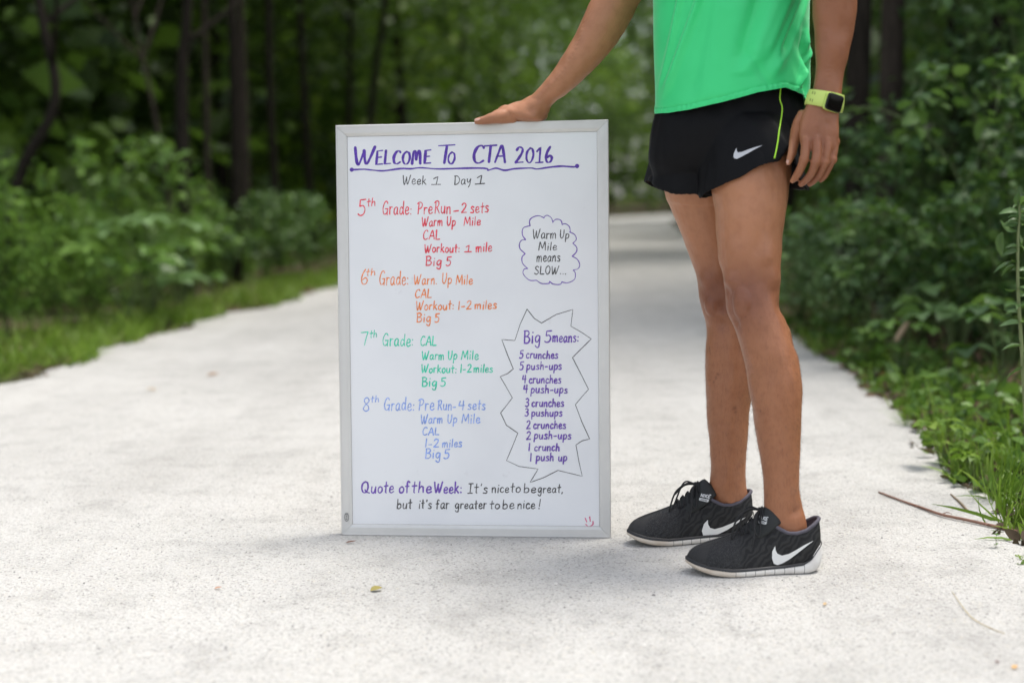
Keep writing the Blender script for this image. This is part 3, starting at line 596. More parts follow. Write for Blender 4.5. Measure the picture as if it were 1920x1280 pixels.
FING = [[(1512, 250, 9, 2.742), (1511, 264, 9.6, 2.733), (1510, 280, 9.4, 2.729), (1507.5, 299, 9.2, 2.727), (1500, 319, 8.8, 2.739), (1491, 333, 8.0, 2.752), (1484, 341, 6.2, 2.759)],
        [(1532, 250, 9, 2.738), (1531, 266, 9.8, 2.728), (1531.5, 284, 9.6, 2.723), (1529, 304, 9.2, 2.721), (1521, 325, 8.8, 2.734), (1509, 340, 7.8, 2.748), (1500, 347, 6.2, 2.755)],
        [(1550, 250, 8, 2.741), (1550, 264, 9.0, 2.733), (1550.5, 282, 8.8, 2.728), (1546.5, 304, 8.4, 2.727), (1538, 324, 8.0, 2.740), (1526, 339, 7.4, 2.754), (1516, 346, 5.8, 2.761)],
        [(1564, 256, 7, 2.748), (1564.5, 266, 7.8, 2.743), (1564, 280, 7.6, 2.738), (1560, 299, 7.4, 2.737), (1554, 316, 7.0, 2.747), (1545, 331, 6.6, 2.757), (1537, 339, 5.4, 2.763)]]
for f_ in FING: capped(body, stick([(a, b, c * .93, d) for a, b, c, d in f_], k=.98))
for x, y, Y in ((1511, 262, 2.733), (1531, 263, 2.728), (1550, 263, 2.732), (1565, 266, 2.742)): body.ell(un(x, y, Y), (.0092, .008, .010))
for f_ in FING: body.ell(un(f_[3][0], f_[3][1], f_[3][3]), (.0098, .0095, .010))
raw = body.mesh('body')
bmesh_ = evalmesh(raw, [('REMESH', dict(mode='VOXEL', voxel_size=.0019, use_smooth_shade=True)), ('SMOOTH', dict(factor=.5, iterations=4))])
bmesh_.name = 'body'
V, N = verts(bmesh_), normals(bmesh_)
bvh0 = bvh(bmesh_)
# muscle and tendon relief, then colour marks on the skin
V = V + N * (.0009 * sn(V * [1, 1, .55], 60, 1) + .00035 * sn(V, 190, 2))[:, None]
for px, py, Y, r_, amp in ((1375, 528, 2.80, .022, .006), (1440, 522, 2.80, .024, .005), (1376, 572, 2.80, .012, -.004), (1416, 572, 2.79, .014, -.005), (1398, 541, 2.79, .014, -.003), (1400, 612, 2.79, .011, .004), (1382, 606, 2.79, .011, -.003), (1424, 606, 2.79, .014, -.004),
        (1455, 575, 2.80, .016, -.005), (1330, 524, 3.02, .020, .005), (1357, 572, 3.01, .014, -.005), (1338, 612, 3.01, .011, .004), (1352, 606, 3.02, .012, -.004), (1405, 420, 2.78, .045, .003), (1440, 660, 2.78, .03, .004), (1425, 700, 2.78, .022, -.003), (1345, 700, 3.0, .022, -.003), (1394, 592, 2.79, .009, .003), (1366, 545, 2.80, .012, -.003), (1448, 548, 2.79, .018, -.003), (1490, 640, 2.79, .016, -.003), (1410, 470, 2.78, .02, -.002), (1438, 480, 2.78, .022, .003), (1385, 470, 2.79, .022, .003), (1420, 770, 2.79, .02, -.0025), (1330, 650, 3.02, .016, .002), (1478, 930, 2.78, .014, -.004), (1487, 955, 2.78, .013, -.005),
        (1060, 100, 3.12, .02, .003), (1010, 190, 3.13, .014, .002), (995, 205, 3.13, .012, -.003), (1560, 90, 2.74, .03, .003), (1552, 232, 2.73, .006, -.001), (1530, 236, 2.73, .006, .0008)):
    d_ = np.linalg.norm(V - un(px, py, Y), axis=1); V = V + N * (1.7 * amp * np.exp(-(d_ / r_) ** 2))[:, None]
for pts_, w_ in (([(1512, 262), (1516, 240), (1524, 218)], .0022), ([(1531, 262), (1533, 240), (1536, 218)], .0022), ([(1550, 263), (1549, 242), (1546, 220)], .0022), ([(1096, 40), (1080, 90), (1050, 140), (1020, 172)], .0035), ([(1550, 60), (1556, 100), (1552, 150)], .0035)):
    Q_ = np.array([(lambda h_: h_ if h_ is not None else un(x, y, 9))((lambda r: None if r[0] is None else np.array(r[0]))(bvh0.ray_cast(Vector(CAMP), Vector(ray(x, y))))) for x, y in cr(pts_, 6)]) if pts_ else None
    d_ = np.min(np.linalg.norm(V[:, None] - Q_[None], axis=2), axis=1) if len(V) < 1 else np.full(len(V), 9.)
    for q_ in Q_: d_ = np.minimum(d_, np.linalg.norm(V - q_, axis=1))
    V = V + N * (.0011 * np.exp(-(d_ / w_) ** 2))[:, None]
def near(px, py, Y, r): d = np.linalg.norm(V - un(px, py, Y), axis=1); return np.exp(-(d / r) ** 2)
red = np.clip(1.1 * near(1400, 556, 2.79, .058) + 1.1 * near(1340, 552, 3.02, .06) + .5 * near(1405, 610, 2.79, .03) + .7 * near(1520, 335, 2.75, .03) + .5 * near(1530, 264, 2.73, .025) + .45 * near(910, 226, 3.155, .03) + .4 * near(1000, 215, 3.16, .03) + .5 * near(1460, 980, 2.80, .03), 0, 1)
zz = V[:, 2]
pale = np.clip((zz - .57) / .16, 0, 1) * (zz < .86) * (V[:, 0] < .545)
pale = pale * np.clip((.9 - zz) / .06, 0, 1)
pale = np.maximum(pale, .75 * np.clip((.30 - V[:, 0]) / .05, 0, 1) * (zz > .9))      # right arm painted lighter for the skylight on it, besides paler inner skin
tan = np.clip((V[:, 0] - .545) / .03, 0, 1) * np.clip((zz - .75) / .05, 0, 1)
dirt = np.zeros(len(V))
for x_, y_, Y_, r_ in ((1330, 652, 3.0, .0035), (1331, 657, 3.0, .0035), (1332, 662, 3.0, .003), (1346, 702, 3.0, .0035), (1342, 708, 3.0, .003), (1338, 716, 3.0, .003), (1377, 765, 3.0, .005), (1379, 772, 3.0, .004), (1426, 770, 2.78, .003), (1398, 594, 2.79, .002)):
    dd = CAMP + np.array(ray(x_, y_)) * np.linalg.norm(un(x_, y_, Y_) - CAMP); hh = bvh0.ray_cast(Vector(CAMP), Vector(ray(x_, y_)))[0]
    if hh is not None: dirt = np.maximum(dirt, np.exp(-(np.linalg.norm(V - np.array(hh), axis=1) / r_) ** 2))
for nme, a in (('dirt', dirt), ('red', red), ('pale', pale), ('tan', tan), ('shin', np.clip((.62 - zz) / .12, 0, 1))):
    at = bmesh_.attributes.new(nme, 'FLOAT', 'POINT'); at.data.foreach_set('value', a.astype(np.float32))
setverts(bmesh_, V); setsmooth(bmesh_)
skin, ns, ls, p = mat('skin')
tc = node(ns, 'TexCoord'); n1 = node(ns, 'TexNoise', Scale=14.0, Detail=5.0); n2 = node(ns, 'TexNoise', Scale=220.0, Detail=3.0); n3 = node(ns, 'TexNoise', Scale=55.0, Detail=4.0)
mp = node(ns, 'Mapping'); mp.inputs['Scale'].default_value = (330, 330, 42); ls.new(tc.outputs['Object'], mp.inputs[0])
n4 = node(ns, 'TexNoise', Scale=1.0, Detail=2.0); ls.new(mp.outputs[0], n4.inputs['Vector'])
for n in (n1, n2, n3): ls.new(tc.outputs['Object'], n.inputs['Vector'])
c = mixc(ns, ls, n1.outputs['Fac'], (.32, .134, .066), (.40, .173, .088))
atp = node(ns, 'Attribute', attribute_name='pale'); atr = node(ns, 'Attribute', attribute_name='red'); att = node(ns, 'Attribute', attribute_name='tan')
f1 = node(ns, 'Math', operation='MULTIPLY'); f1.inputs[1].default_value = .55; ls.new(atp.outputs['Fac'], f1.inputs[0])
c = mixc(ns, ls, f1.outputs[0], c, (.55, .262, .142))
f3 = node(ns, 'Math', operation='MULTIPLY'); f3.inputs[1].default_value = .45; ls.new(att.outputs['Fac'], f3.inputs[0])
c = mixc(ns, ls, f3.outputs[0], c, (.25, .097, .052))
f2 = node(ns, 'Math', operation='MULTIPLY'); f2.inputs[1].default_value = .85; ls.new(atr.outputs['Fac'], f2.inputs[0])
c = mixc(ns, ls, f2.outputs[0], c, (.20, .074, .043))
r3 = ramp(ns, [(.32, (.78, .72, .70)), (.56, (1, 1, 1)), (.75, (1.0, .95, .90))]); ls.new(n3.outputs['Fac'], r3.inputs[0])
c = mixc(ns, ls, .4, c, r3.outputs[0], 'MULTIPLY')
r4 = ramp(ns, [(.33, (.55, .47, .42)), (.46, (1, 1, 1))]); ls.new(n4.outputs['Fac'], r4.inputs[0])
ath = node(ns, 'Attribute', attribute_name='shin'); f4 = node(ns, 'Math', operation='MULTIPLY'); f4.inputs[1].default_value = .22; ls.new(ath.outputs['Fac'], f4.inputs[0])
c = mixc(ns, ls, f4.outputs[0], c, r4.outputs[0], 'MULTIPLY')
atd = node(ns, 'Attribute', attribute_name='dirt'); f5 = node(ns, 'Math', operation='MULTIPLY'); f5.inputs[1].default_value = .5; ls.new(atd.outputs['Fac'], f5.inputs[0])
c = mixc(ns, ls, f5.outputs[0], c, (.10, .032, .022))
ls.new(c, p.inputs['Base Color'])
p.inputs['Roughness'].default_value = .40; p.inputs['Specular IOR Level'].default_value = .36
p.inputs['Subsurface Weight'].default_value = .12; p.inputs['Subsurface Radius'].default_value = (.012, .005, .003); p.inputs['Subsurface Scale'].default_value = .6
b1 = bump(ns, ls, n2.outputs['Fac'], .25, .0012); ls.new(bump(ns, ls, n3.outputs['Fac'], .25, .003, b1), p.inputs['Normal'])
person = empty('person', (0.45, 2.95, 0))
tag(person, 'person in a green running shirt and black shorts holding the whiteboard upright with one hand', 'person')
PINV = Matrix.Translation((-.45, -2.95, 0))
def worn(name, me, m, parent=person):
    o = link(name, me, m, parent)
    if parent is person: o.matrix_parent_inverse = PINV
    return o
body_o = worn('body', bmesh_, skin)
# fine hair on the shins and forearm
Vb, Nb = verts(bmesh_), normals(bmesh_)
r = np.random.default_rng(8)
cand = np.where((Vb[:, 2] > .13) & (Vb[:, 2] < .60))[0]; sel = r.choice(cand, 11000); sel = sel[r.random(11000) < np.clip((.56 - Vb[sel, 2]) / .2, .03, 1)]
B_, N_ = Vb[sel], Nb[sel]; dn = unit(np.array([0, 0, -1.]) + .55 * N_ + r.normal(size=N_.shape) * .28); L_ = r.uniform(.004, .011, len(B_))[:, None]
sd = unit(np.cross(dn, B_ - CAMP)) * .00008
Vh = np.stack([B_ - sd, B_ + sd, B_ + dn * L_ * .6 + sd * .8 + N_ * .001, B_ + dn * L_ * .6 - sd * .8 + N_ * .001, B_ + dn * L_], 1)
F1 = np.array([[0, 1, 2, 3]])[None] + 5 * np.arange(len(B_))[:, None, None]
hairo = worn('leg_hair', mesh_np('leg_hair', Vh.reshape(-1, 3), F1.reshape(-1, 4)), simple('body_hair', (.10, .05, .03), .7)); hairo['kind'] = 'stuff'
BB = bvh(bmesh_)

# ---- decals projected on a surface
def hit(tree, px, py, off):
    r = tree.ray_cast(Vector(CAMP), Vector(ray(px, py)))
    if r[0] is None: return None
    n = np.array(r[1]); 
    if np.dot(n, ray(px, py)) > 0: n = -n
    return np.array(r[0]) + n * off
def decal(name, tree, poly, off, m, parent, div=4.0, smooth=True, th=.0006):
    """thin patch lying on a surface, outline given where the photograph shows it"""
    bm = bmesh.new()
    P = np.array(poly, float); pts = []
    for i in range(len(P)):
        a, b = P[i], P[(i + 1) % len(P)]; k = max(1, int(np.linalg.norm(b - a) / div))
        pts += [a + (b - a) * j / k for j in range(k)]
    vs = [bm.verts.new((q[0], q[1], 0)) for q in pts]
    es = [bm.edges.new((vs[i], vs[(i + 1) % len(vs)])) for i in range(len(vs))]
    bmesh.ops.triangle_fill(bm, edges=es, use_beauty=True)
    bmesh.ops.subdivide_edges(bm, edges=[e for e in bm.edges if e.calc_length() > div], cuts=1); bmesh.ops.triangulate(bm, faces=bm.faces[:])
    dead = []
    for v in bm.verts:
        h_ = hit(tree, v.co.x, v.co.y, off)
        if h_ is None: dead.append(v)
        else: v.co = h_
    if dead: bmesh.ops.delete(bm, geom=dead, context='VERTS')
    me = bpy.data.meshes.new(name); bm.to_mesh(me); bm.free()
    if smooth: setsmooth(me)
    return worn(name, me, m, parent)
def ribbon(mb_, tree, pts, wpx, off, n=5):
    P = cr(pts, n); T = np.gradient(P, axis=0); T /= np.linalg.norm(T, axis=1, keepdims=True); Nn = np.stack([-T[:, 1], T[:, 0]], -1)
    G = []
    for p_, q in zip(P, Nn):
        a, b = hit(tree, *(p_ + q * wpx / 2), off), hit(tree, *(p_ - q * wpx / 2), off)
        if a is not None and b is not None and (not G or np.linalg.norm(a - G[-1][0]) < .03): G.append([a, b])
    if len(G) > 1: mb_.grid(np.array(G))

# ---- fingernails that show
nail = simple('fingernail', (.62, .37, .29), .3)
def nail_at(poly): decal('fingernail', BB, poly, .0005, nail, person, 2.0)
nail_at([(889, 224.5), (893, 222.4), (899, 221.8), (901, 223.5), (897, 226.2), (891, 227.2)])
nail_at([(1476, 299), (1479.5, 301), (1478, 308), (1474.5, 311), (1473.5, 306)])

# ------------------------------------------------------------------ shirt
SC = un(1370.5, 100, 2.95); SC[2] = 0
def px2z(py): return un(1370, py, 2.80)[2]
al = np.array([-180, -150, -136, -116, -93, -71, -60, -30, 0, 20, 30, 45, 60, 71, 93, 116, 136, 150, 180.])
hp = np.array([206, 204, 197, 177, 164, 174, 182, 203, 206, 203, 199, 192, 182, 174, 164.5, 177, 196, 204, 206.])
def shirt_r(th, z_):
    """cross-section radii with the folds of hanging cloth; th is the compass angle"""
    a = interp(z_, [.90, .97, 1.05, 1.16, 1.3, 1.42, 1.47, 1.50], [.159, .158, .157, .158, .168, .165, .11, .075])
    return a
nth, nz = 420, 170
th = np.linspace(0, 2 * np.pi, nth, endpoint=False)
ff = math.atan2(FD[1], FD[0])
rel = (np.degrees(th - ff) + 180) % 360 - 180
hem = np.array([px2z(v) for v in np.interp(rel, al, hp)])
def shirt_surface(inset):
    G = np.zeros((nz, nth, 3))
    for i in range(nz):
        k = i / (nz - 1)
        zt = hem + (1.50 - hem) * (k ** 1.25)
        for_r = shirt_r(th, zt)
        x, y = np.cos(th), np.sin(th) * .98
        # folds: long diagonals from chest to hem, a slack pouch over the hip, fine side creases
        px = 1370.5 + np.cos(th) * 144; py = np.interp(zt, [px2z(220), px2z(0), px2z(-300)], [220, 0, -300])
        nearside = np.clip(-np.sin(th) * 1.6, 0, 1)
        def ridge(x0, y0, x1, y1, wd, amp, y_lo, y_hi):
            xl = x0 + (x1 - x0) * (py - y0) / (y1 - y0)
            d = (px - xl) / wd
            return amp * np.exp(-d * d) * np.clip((py - y_lo) / 30 + .5, 0, 1) * np.clip((y_hi - py) / 30 + .5, 0, 1)
        f = ridge(1263, 0, 1232, 160, 4.5, .0032, -80, 160) + ridge(1294, 0, 1246, 150, 6, .0045, -80, 165)
        f = f - ridge(1402, -10, 1362, 140, 16, .0045, -90, 120) + ridge(1436, 0, 1372, 140, 20, .0042, -90, 130)
        f = f - ridge(1496, -20, 1440, 110, 8, .0075, -60, 100) + ridge(1478, 20, 1430, 130, 13, .0045, -60, 140)
        f = f + ridge(1500, 50, 1484, 150, 5, .0050, 60, 150) - ridge(1490, 60, 1496, 160, 5, .005, 70, 170) + ridge(1507, 90, 1474, 165, 4, .004, 85, 160)
        f = f + ridge(1345, 40, 1330, 200, 30, .002, 0, 190)
        f = f + ridge(1330, -20, 1300, 170, 14, .0016, -60, 170) - ridge(1318, -20, 1286, 170, 12, .0014, -60, 170) + ridge(1462, -20, 1418, 90, 10, .0028, -60, 100) - ridge(1385, 110, 1420, 160, 10, .0014, 90, 165)
        Pq = np.stack([np.cos(th) * .158, np.sin(th) * .158, zt], -1)
        f = f + .0016 * sn(Pq @ np.array([[1, 0, .5], [0, 1, .2], [.5, .2, .6]]), 120, 17) * np.clip((px - 1455) / 30, 0, 1) * np.clip((py - 20) / 40, 0, 1)
        f = f * nearside * 2.3
        P = np.stack([x * .158, y * .158, zt], -1)
        f = f + .0022 * np.sin(th * 7 + zt * 9) * np.clip((1.3 - zt) * 3, 0, 1) * (1 - nearside * .7) + .0010 * sn(P, 40, 5)
        # stitched hem
        hz = zt - hem
        f = f - .0020 * np.exp(-((hz - .0105) / .0014) ** 2) + .0008 * (hz < .0105) + .0006 * np.sin(th * 60 + 3 * np.sin(th * 11)) * (hz < .012)
        rr = for_r + f - inset
        G[i] = SC + np.stack([x * rr, y * rr, zt], -1)
    return G
sm_ = MB(); Go, Gi = shirt_surface(0), shirt_surface(.0022)
sm_.grid(np.concatenate([Gi[::-1], Go]), True)
# sleeves
for rows in ([(1255, -235, 1350, -205, 3.08, 1.15), (1222, -180, 1320, -140, 3.10, 1.2), (1188, -105, 1284, -72, 3.12, 1.25)], [(1395, -235, 1500, -225, 2.82, 1.25), (1428, -190, 1550, -175, 2.775, 1.25), (1470, -120, 1592, -105, 2.765, 1.25)]):
    G = limb(rows, 6); c = G.mean(1, keepdims=True); sm_.grid(np.concatenate([(c + (G - c) * 1.27), (c + (G - c) * 1.24)[::-1]]), True)
sh = sm_.mesh('shirt')
shm, ns, ls, p = mat('green_jersey')
tc = node(ns, 'TexCoord'); n = node(ns, 'TexNoise', Scale=700.0, Detail=2.0); n2 = node(ns, 'TexNoise', Scale=18.0, Detail=3.0)
for q in (n, n2): ls.new(tc.outputs['Object'], q.inputs['Vector'])
ls.new(mixc(ns, ls, n2.outputs['Fac'], (.036, .66, .205), (.050, .74, .25)), p.inputs['Base Color'])
p.inputs['Roughness'].default_value = .48; p.inputs['Specular IOR Level'].default_value = .45; p.inputs['Sheen Weight'].default_value = .25; p.inputs['Sheen Roughness'].default_value = .4
ls.new(bump(ns, ls, n.outputs['Fac'], .25, .0006), p.inputs['Normal'])
shirt = worn('shirt', sh, shm)
# hair
hm = MB()
u, v = np.linspace(0, 2 * np.pi, 40, endpoint=False), np.linspace(.05, 1.75, 16)
G = np.stack([np.outer(np.sin(v), np.cos(u)) * .108, np.outer(np.sin(v), np.sin(u)) * .096, np.outer(np.cos(v), np.ones(40)) * .128], -1)
G[..., 2] = np.where((G[..., 0] > .04) & (G[..., 2] < .05), .05, G[..., 2])
hm.grid((G @ np.stack([FD, LD, [0, 0, 1]], 1).T) + hc + np.array([0, 0, .032]) - FD * .006, True)
worn('hair', hm.mesh('hair'), simple('dark_hair', (.02, .015, .012), .5, noise=.4, nscale=200, bumps=.5))

# ------------------------------------------------------------------ shorts
st = MB()
def pipe(outer, th_=.004):
    """a cloth tube with real thickness, open at the bottom: outer rings from the waist down"""
    c = outer.mean(1, keepdims=True); d = outer - c
    inner = c + d * (1 - th_ / np.linalg.norm(d, axis=2, keepdims=True))
    k = outer.shape[0]
    top_c, = [outer[0].mean(0)]
    G = np.concatenate([outer, inner[::-1]])
    b = st.n; st.grid(G, True); m_ = outer.shape[1]
    st.f.append(tuple(b + j for j in range(m_))); st.f.append(tuple(b + (2 * k - 1) * m_ + j for j in reversed(range(m_))))
# pelvis: solid core that the body fills
TH_keep = TH
W = [(1236, 120, 1500, 120, .118), (1234, 160, 1501, 160, .122), (1229, 205, 1504, 205, .128), (1221, 237, 1506, 237, .134), (1216, 270, 1507, 270, .130), (1214, 300, 1502, 300, .115), (1222, 328, 1490, 328, .085)]
C = np.array([un((a + c_) / 2, b, 2.95) for a, b, c_, _, _ in W]); hw = np.array([(c_ - a) / 2 / FPX * 2.93 for a, b, c_, _, _ in W]); hd = np.array([q[4] for q in W])
G = C[:, None] + hw[:, None, None] * np.cos(TH)[None, :, None] * np.array([1, 0, 0]) + hd[:, None, None] * np.sin(TH)[None, :, None] * np.array([0, 1, 0])
G = cr(G, 4)
st.loft(G)
def leg_pipe(C, half, Ydep, hem_deg, hem_px, flare, yc, yf=.92):
    """C: axis pixels (x) at rows; hem height by compass angle"""
    n = 64; th = np.linspace(0, 2 * np.pi, n, endpoint=False)
    hemz = np.array([un(C[-1], v, Ydep)[2] for v in np.interp(np.degrees(th) % 360, hem_deg, hem_px, period=360)])
    topz = un(C[0], 215, Ydep)[2]
    rows = []
    for k in np.linspace(0, 1, 26):
        zt = topz + (hemz - topz) * k
        px = C[0] + (C[-1] - C[0]) * k; r = (half[0] + (half[1] - half[0]) * k ** .8) / FPX * 2.93
        fold = 1 + flare * k * np.sin(th * 5 + yc) + .6 * flare * k * np.sin(th * 9 + 1.3 * yc)
        c = un(px, 300, Ydep + (2.92 - Ydep) * .55 * (1 - k) ** 1.5)
        rows.append(np.stack([c[0] + np.cos(th) * r * fold, c[1] + np.sin(th) * r * yf * fold, zt], -1))
    pipe(np.array(rows))
# compass: 180 = image left, 270 = towards the camera, 0 = image right
leg_pipe((1325, 1303), (78, 97), 2.985, [0, 90, 180, 200, 225, 250, 270, 300, 330], [360, 365, 338, 343, 356, 364, 367, 368, 365], .012, .4, 1.1)
leg_pipe((1392, 1413), (78, 101), 2.868, [0, 60, 120, 180, 200, 215, 232, 250, 264, 278, 288, 291, 296, 301, 306, 320, 340], [357, 360, 368, 371, 366, 357, 346, 333, 319, 308, 302, 297, 280, 278, 290, 350, 362], .010, 1.9)
sraw = st.mesh('shorts')
shorts_me = evalmesh(sraw, [('REMESH', dict(mode='VOXEL', voxel_size=.0022, use_smooth_shade=True)), ('SMOOTH', dict(factor=.5, iterations=14))])
V, N = verts(shorts_me), normals(shorts_me)
px_ = 960 + FPX * (V[:, 0] / 2.93)
kf = np.clip((.93 - V[:, 2]) / .12, 0, 1)
V = V + N * ((.0022 * kf + .0006) * sn(V * [1, 1, .22], 75, 11) + .0012 * sn(V * [1, 1, .5], 130, 12) * np.clip((V[:, 2] - .86) / .06, 0, 1))[:, None]
setverts(shorts_me, V); setsmooth(shorts_me); shorts_me.name = 'shorts'
som, ns, ls, p = mat('black_woven_polyester')
tc = node(ns, 'TexCoord'); n = node(ns, 'TexNoise', Scale=500.0, Detail=2.0); n2 = node(ns, 'TexNoise', Scale=25.0, Detail=3.0)
for q in (n, n2): ls.new(tc.outputs['Object'], q.inputs['Vector'])
ls.new(mixc(ns, ls, n2.outputs['Fac'], (.004, .004, .0048), (.0065, .0065, .0075)), p.inputs['Base Color'])
p.inputs['Roughness'].default_value = .62; p.inputs['Specular IOR Level'].default_value = .14; p.inputs['Sheen Weight'].default_value = .0
ls.new(bump(ns, ls, n.outputs['Fac'], .3, .0006), p.inputs['Normal'])
shorts = worn('shorts', shorts_me, som)
SB = bvh(shorts_me)
neon = simple('neon_piping', (.50, .95, .06), .5)
nb = MB(); pts = [hit(SB, x, y, .0005) for x, y in cr([(1464.5, 160), (1462, 185), (1466, 200), (1465.5, 215), (1461.5, 240), (1459, 262), (1455.5, 282), (1452, 297)], 4)]
nb.tube([q for q in pts if q is not None], .0016, 6, 2)
worn('piping', nb.mesh('piping'), neon, shorts)
z6 = lambda q: [(1180 + a / 4.364, 140 + b / 4.364) for a, b in q]
silver = simple('silver_print', (.55, .55, .56), .4, .3)
decal('printed_logo', SB, z6([(878, 600), (868, 620), (856, 650), (853, 675), (862, 688), (885, 690), (915, 675), (980, 640), (1040, 605), (1092, 580), (1040, 592), (980, 612), (920, 635), (890, 638), (880, 625)]), .0012, silver, shorts, 3)

# ------------------------------------------------------------------ watch
wm = MB()
lime = simple('lime_rubber', (.56, .70, .17), .55, noise=.05)
def wr(lx, ly, rx, ry, Y, k, grow):
    a, b = un(lx, ly, Y), un(rx, ry, Y); c, A = (a + b) / 2, (b - a) / 2 
    L = np.linalg.norm(A); A = A / L * (L + grow)
    B = unit(np.cross([.12, 0, -1], A)) * (L * k + grow)
    return c[None] + np.cos(TH)[:, None] * A[None] + np.sin(TH)[:, None] * B[None]
band_rows = [(1522, 168.5, 1579, 179), (1519, 178, 1577.5, 189), (1516, 188, 1576, 200), (1513, 196.5, 1574.5, 211)]
Go = np.array([wr(*r, 2.754, .70, g) for r, g in zip(band_rows, (.0045, .0058, .0060, .0050))]); Gi = np.array([wr(*r, 2.754, .70, .0012) for r in band_rows])
wm.grid(np.concatenate([Go, Gi[::-1], Go[:1]]), True)
watch = empty('wristwatch', un(1545, 190, 2.74).tolist())
tag(watch, 'lime green rubber wristwatch with a square black screen on a wrist', 'watch')
WI = Matrix.Translation((-Vector(watch.location)))
def onwatch(name, me, m):
    o = link(name, me, m, watch); o.matrix_parent_inverse = WI; return o
onwatch('strap', wm.mesh('strap'), lime)
# case: a rounded box standing on the strap
P4 = [un(1551.5, 171, 2.716), un(1587, 182, 2.732), un(1579.5, 216, 2.732), un(1543.5, 202, 2.716)]
cx = unit(P4[1] - P4[0] + P4[2] - P4[3]); cy = unit(P4[0] - P4[3] + P4[1] - P4[2]); cn = unit(np.cross(cx, cy)); cy = np.cross(cn, cx)
cc = np.mean(P4, 0); hx = .0185; hy = .0168
def rbox(hx, hy, r, z0, z1, bev):
    a = np.linspace(0, 2 * np.pi, 48, endpoint=False)
    q = np.stack([np.sign(np.cos(a)) * (np.abs(np.cos(a)) ** .32), np.sign(np.sin(a)) * (np.abs(np.sin(a)) ** .32)], -1)
    rows = []
    for s, z_ in ((1 - bev * 2.0, z0), (1, z0 + bev * .01), (1, z1 - bev * .012), (1 - bev * .5, z1 - bev * .003), (1 - bev * 1.4, z1)):
        rows.append(cc + (q[:, :1] * hx * s) * cx + (q[:, 1:] * hy * s) * cy + cn * z_)
    return np.array(rows)
m = MB(); m.loft(rbox(hx, hy, .3, -.011, -.0035, .05)); onwatch('case', m.mesh('case'), lime)
m = MB(); m.loft(rbox(hx - .0006, hy - .0006, .3, -.0036, .0006, .06)); onwatch('bezel', m.mesh('bezel'), simple('black_plastic', (.008, .008, .009), .35, spec=.3))
m = MB(); m.loft(rbox(hx - .0028, hy - .0028, .3, .0002, .0009, .02)); onwatch('screen', m.mesh('screen'), simple('black_glass', (.003, .003, .003), .10, spec=.2))
m = MB()
for i in range(2):
    for j in range(4):
        pass
slots = MB()
for (x, y) in ((1524, 174), (1528, 175), (1519.5, 187.5), (1523.5, 188.5)):
    r_ = bvh(wm.mesh('w'))
    ribbon(slots, r_, [(x + .5, y - 2.6), (x, y), (x - .5, y + 2.6)], 1.5, .0003)
if slots.n: onwatch('strap_hole', slots.mesh('strap_hole'), simple('strap_slot', (.16, .22, .04), .7))
# ------------------------------------------------------------------ running shoes
upm, ns, ls, p = mat('black_shoe_mesh')
a_s = node(ns, 'Attribute', attribute_name='su'); a_z = node(ns, 'Attribute', attribute_name='sz'); a_v = node(ns, 'Attribute', attribute_name='sv')
tc = node(ns, 'TexCoord'); nz = node(ns, 'TexNoise', Scale=42.0, Detail=1.0); ls.new(tc.outputs['Object'], nz.inputs['Vector'])
cmb = node(ns, 'CombineXYZ'); ls.new(a_s.outputs['Fac'], cmb.inputs[0]); ls.new(a_z.outputs['Fac'], cmb.inputs[1])
wv = node(ns, 'TexWave', Scale=11.0, Distortion=7.0, Detail=1.0); wv.inputs['Detail Scale'].default_value = 1.2; wv.bands_direction = 'DIAGONAL'; ls.new(cmb.outputs[0], wv.inputs['Vector'])
rw = ramp(ns, [(.40, (.006, .006, .007)), (.55, (.016, .0165, .017)), (.75, (.020, .020, .020))]); ls.new(wv.outputs['Fac'], rw.inputs[0])
vor = node(ns, 'TexVoronoi', Scale=520.0); ls.new(tc.outputs['Object'], vor.inputs['Vector'])
rv = ramp(ns, [(.15, (.060, .060, .060)), (.45, (.012, .012, .013))]); ls.new(vor.outputs['Distance'], rv.inputs[0])
f_v = ramp(ns, [(.60, (0, 0, 0)), (.64, (1, 1, 1))]); ls.new(a_s.outputs['Fac'], f_v.inputs[0])
c = mixc(ns, ls, f_v.outputs[0], rw.outputs[0], rv.outputs[0])
f_t = ramp(ns, [(.0, (0, 0, 0)), (.02, (1, 1, 1))])
ma = node(ns, 'Math', operation='MULTIPLY_ADD'); ls.new(a_v.outputs['Fac'], ma.inputs[0]); ma.inputs[1].default_value = -.16; ls.new(a_s.outputs['Fac'], ma.inputs[2])
f_t2 = ramp(ns, [(.805, (0, 0, 0)), (.82, (1, 1, 1))]); ls.new(ma.outputs[0], f_t2.inputs[0])
c = mixc(ns, ls, f_t2.outputs[0], c, (.026, .025, .025))
ls.new(c, p.inputs['Base Color']); p.inputs['Roughness'].default_value = .62; p.inputs['Specular IOR Level'].default_value = .35
b0 = bump(ns, ls, wv.outputs['Fac'], .35, .002); ls.new(bump(ns, ls, vor.outputs['Distance'], .3, .001, b0), p.inputs['Normal'])
mid, ns, ls, p = mat('off_white_foam')
a_s = node(ns, 'Attribute', attribute_name='su'); a_z = node(ns, 'Attribute', attribute_name='sz')
fr = node(ns, 'Math', operation='MULTIPLY'); fr.inputs[1].default_value = 13.5; ls.new(a_s.outputs['Fac'], fr.inputs[0])
fr2 = node(ns, 'Math', operation='FRACT'); ls.new(fr.outputs[0], fr2.inputs[0])
gv = ramp(ns, [(.0, (.15, .14, .13)), (.045, (.2, .19, .18)), (.06, (1, 1, 1))]); ls.new(fr2.outputs[0], gv.inputs[0])
rng_ = ramp(ns, [(.10, (0, 0, 0)), (.12, (1, 1, 1)), (.66, (1, 1, 1)), (.70, (0, 0, 0))]); ls.new(a_s.outputs['Fac'], rng_.inputs[0])
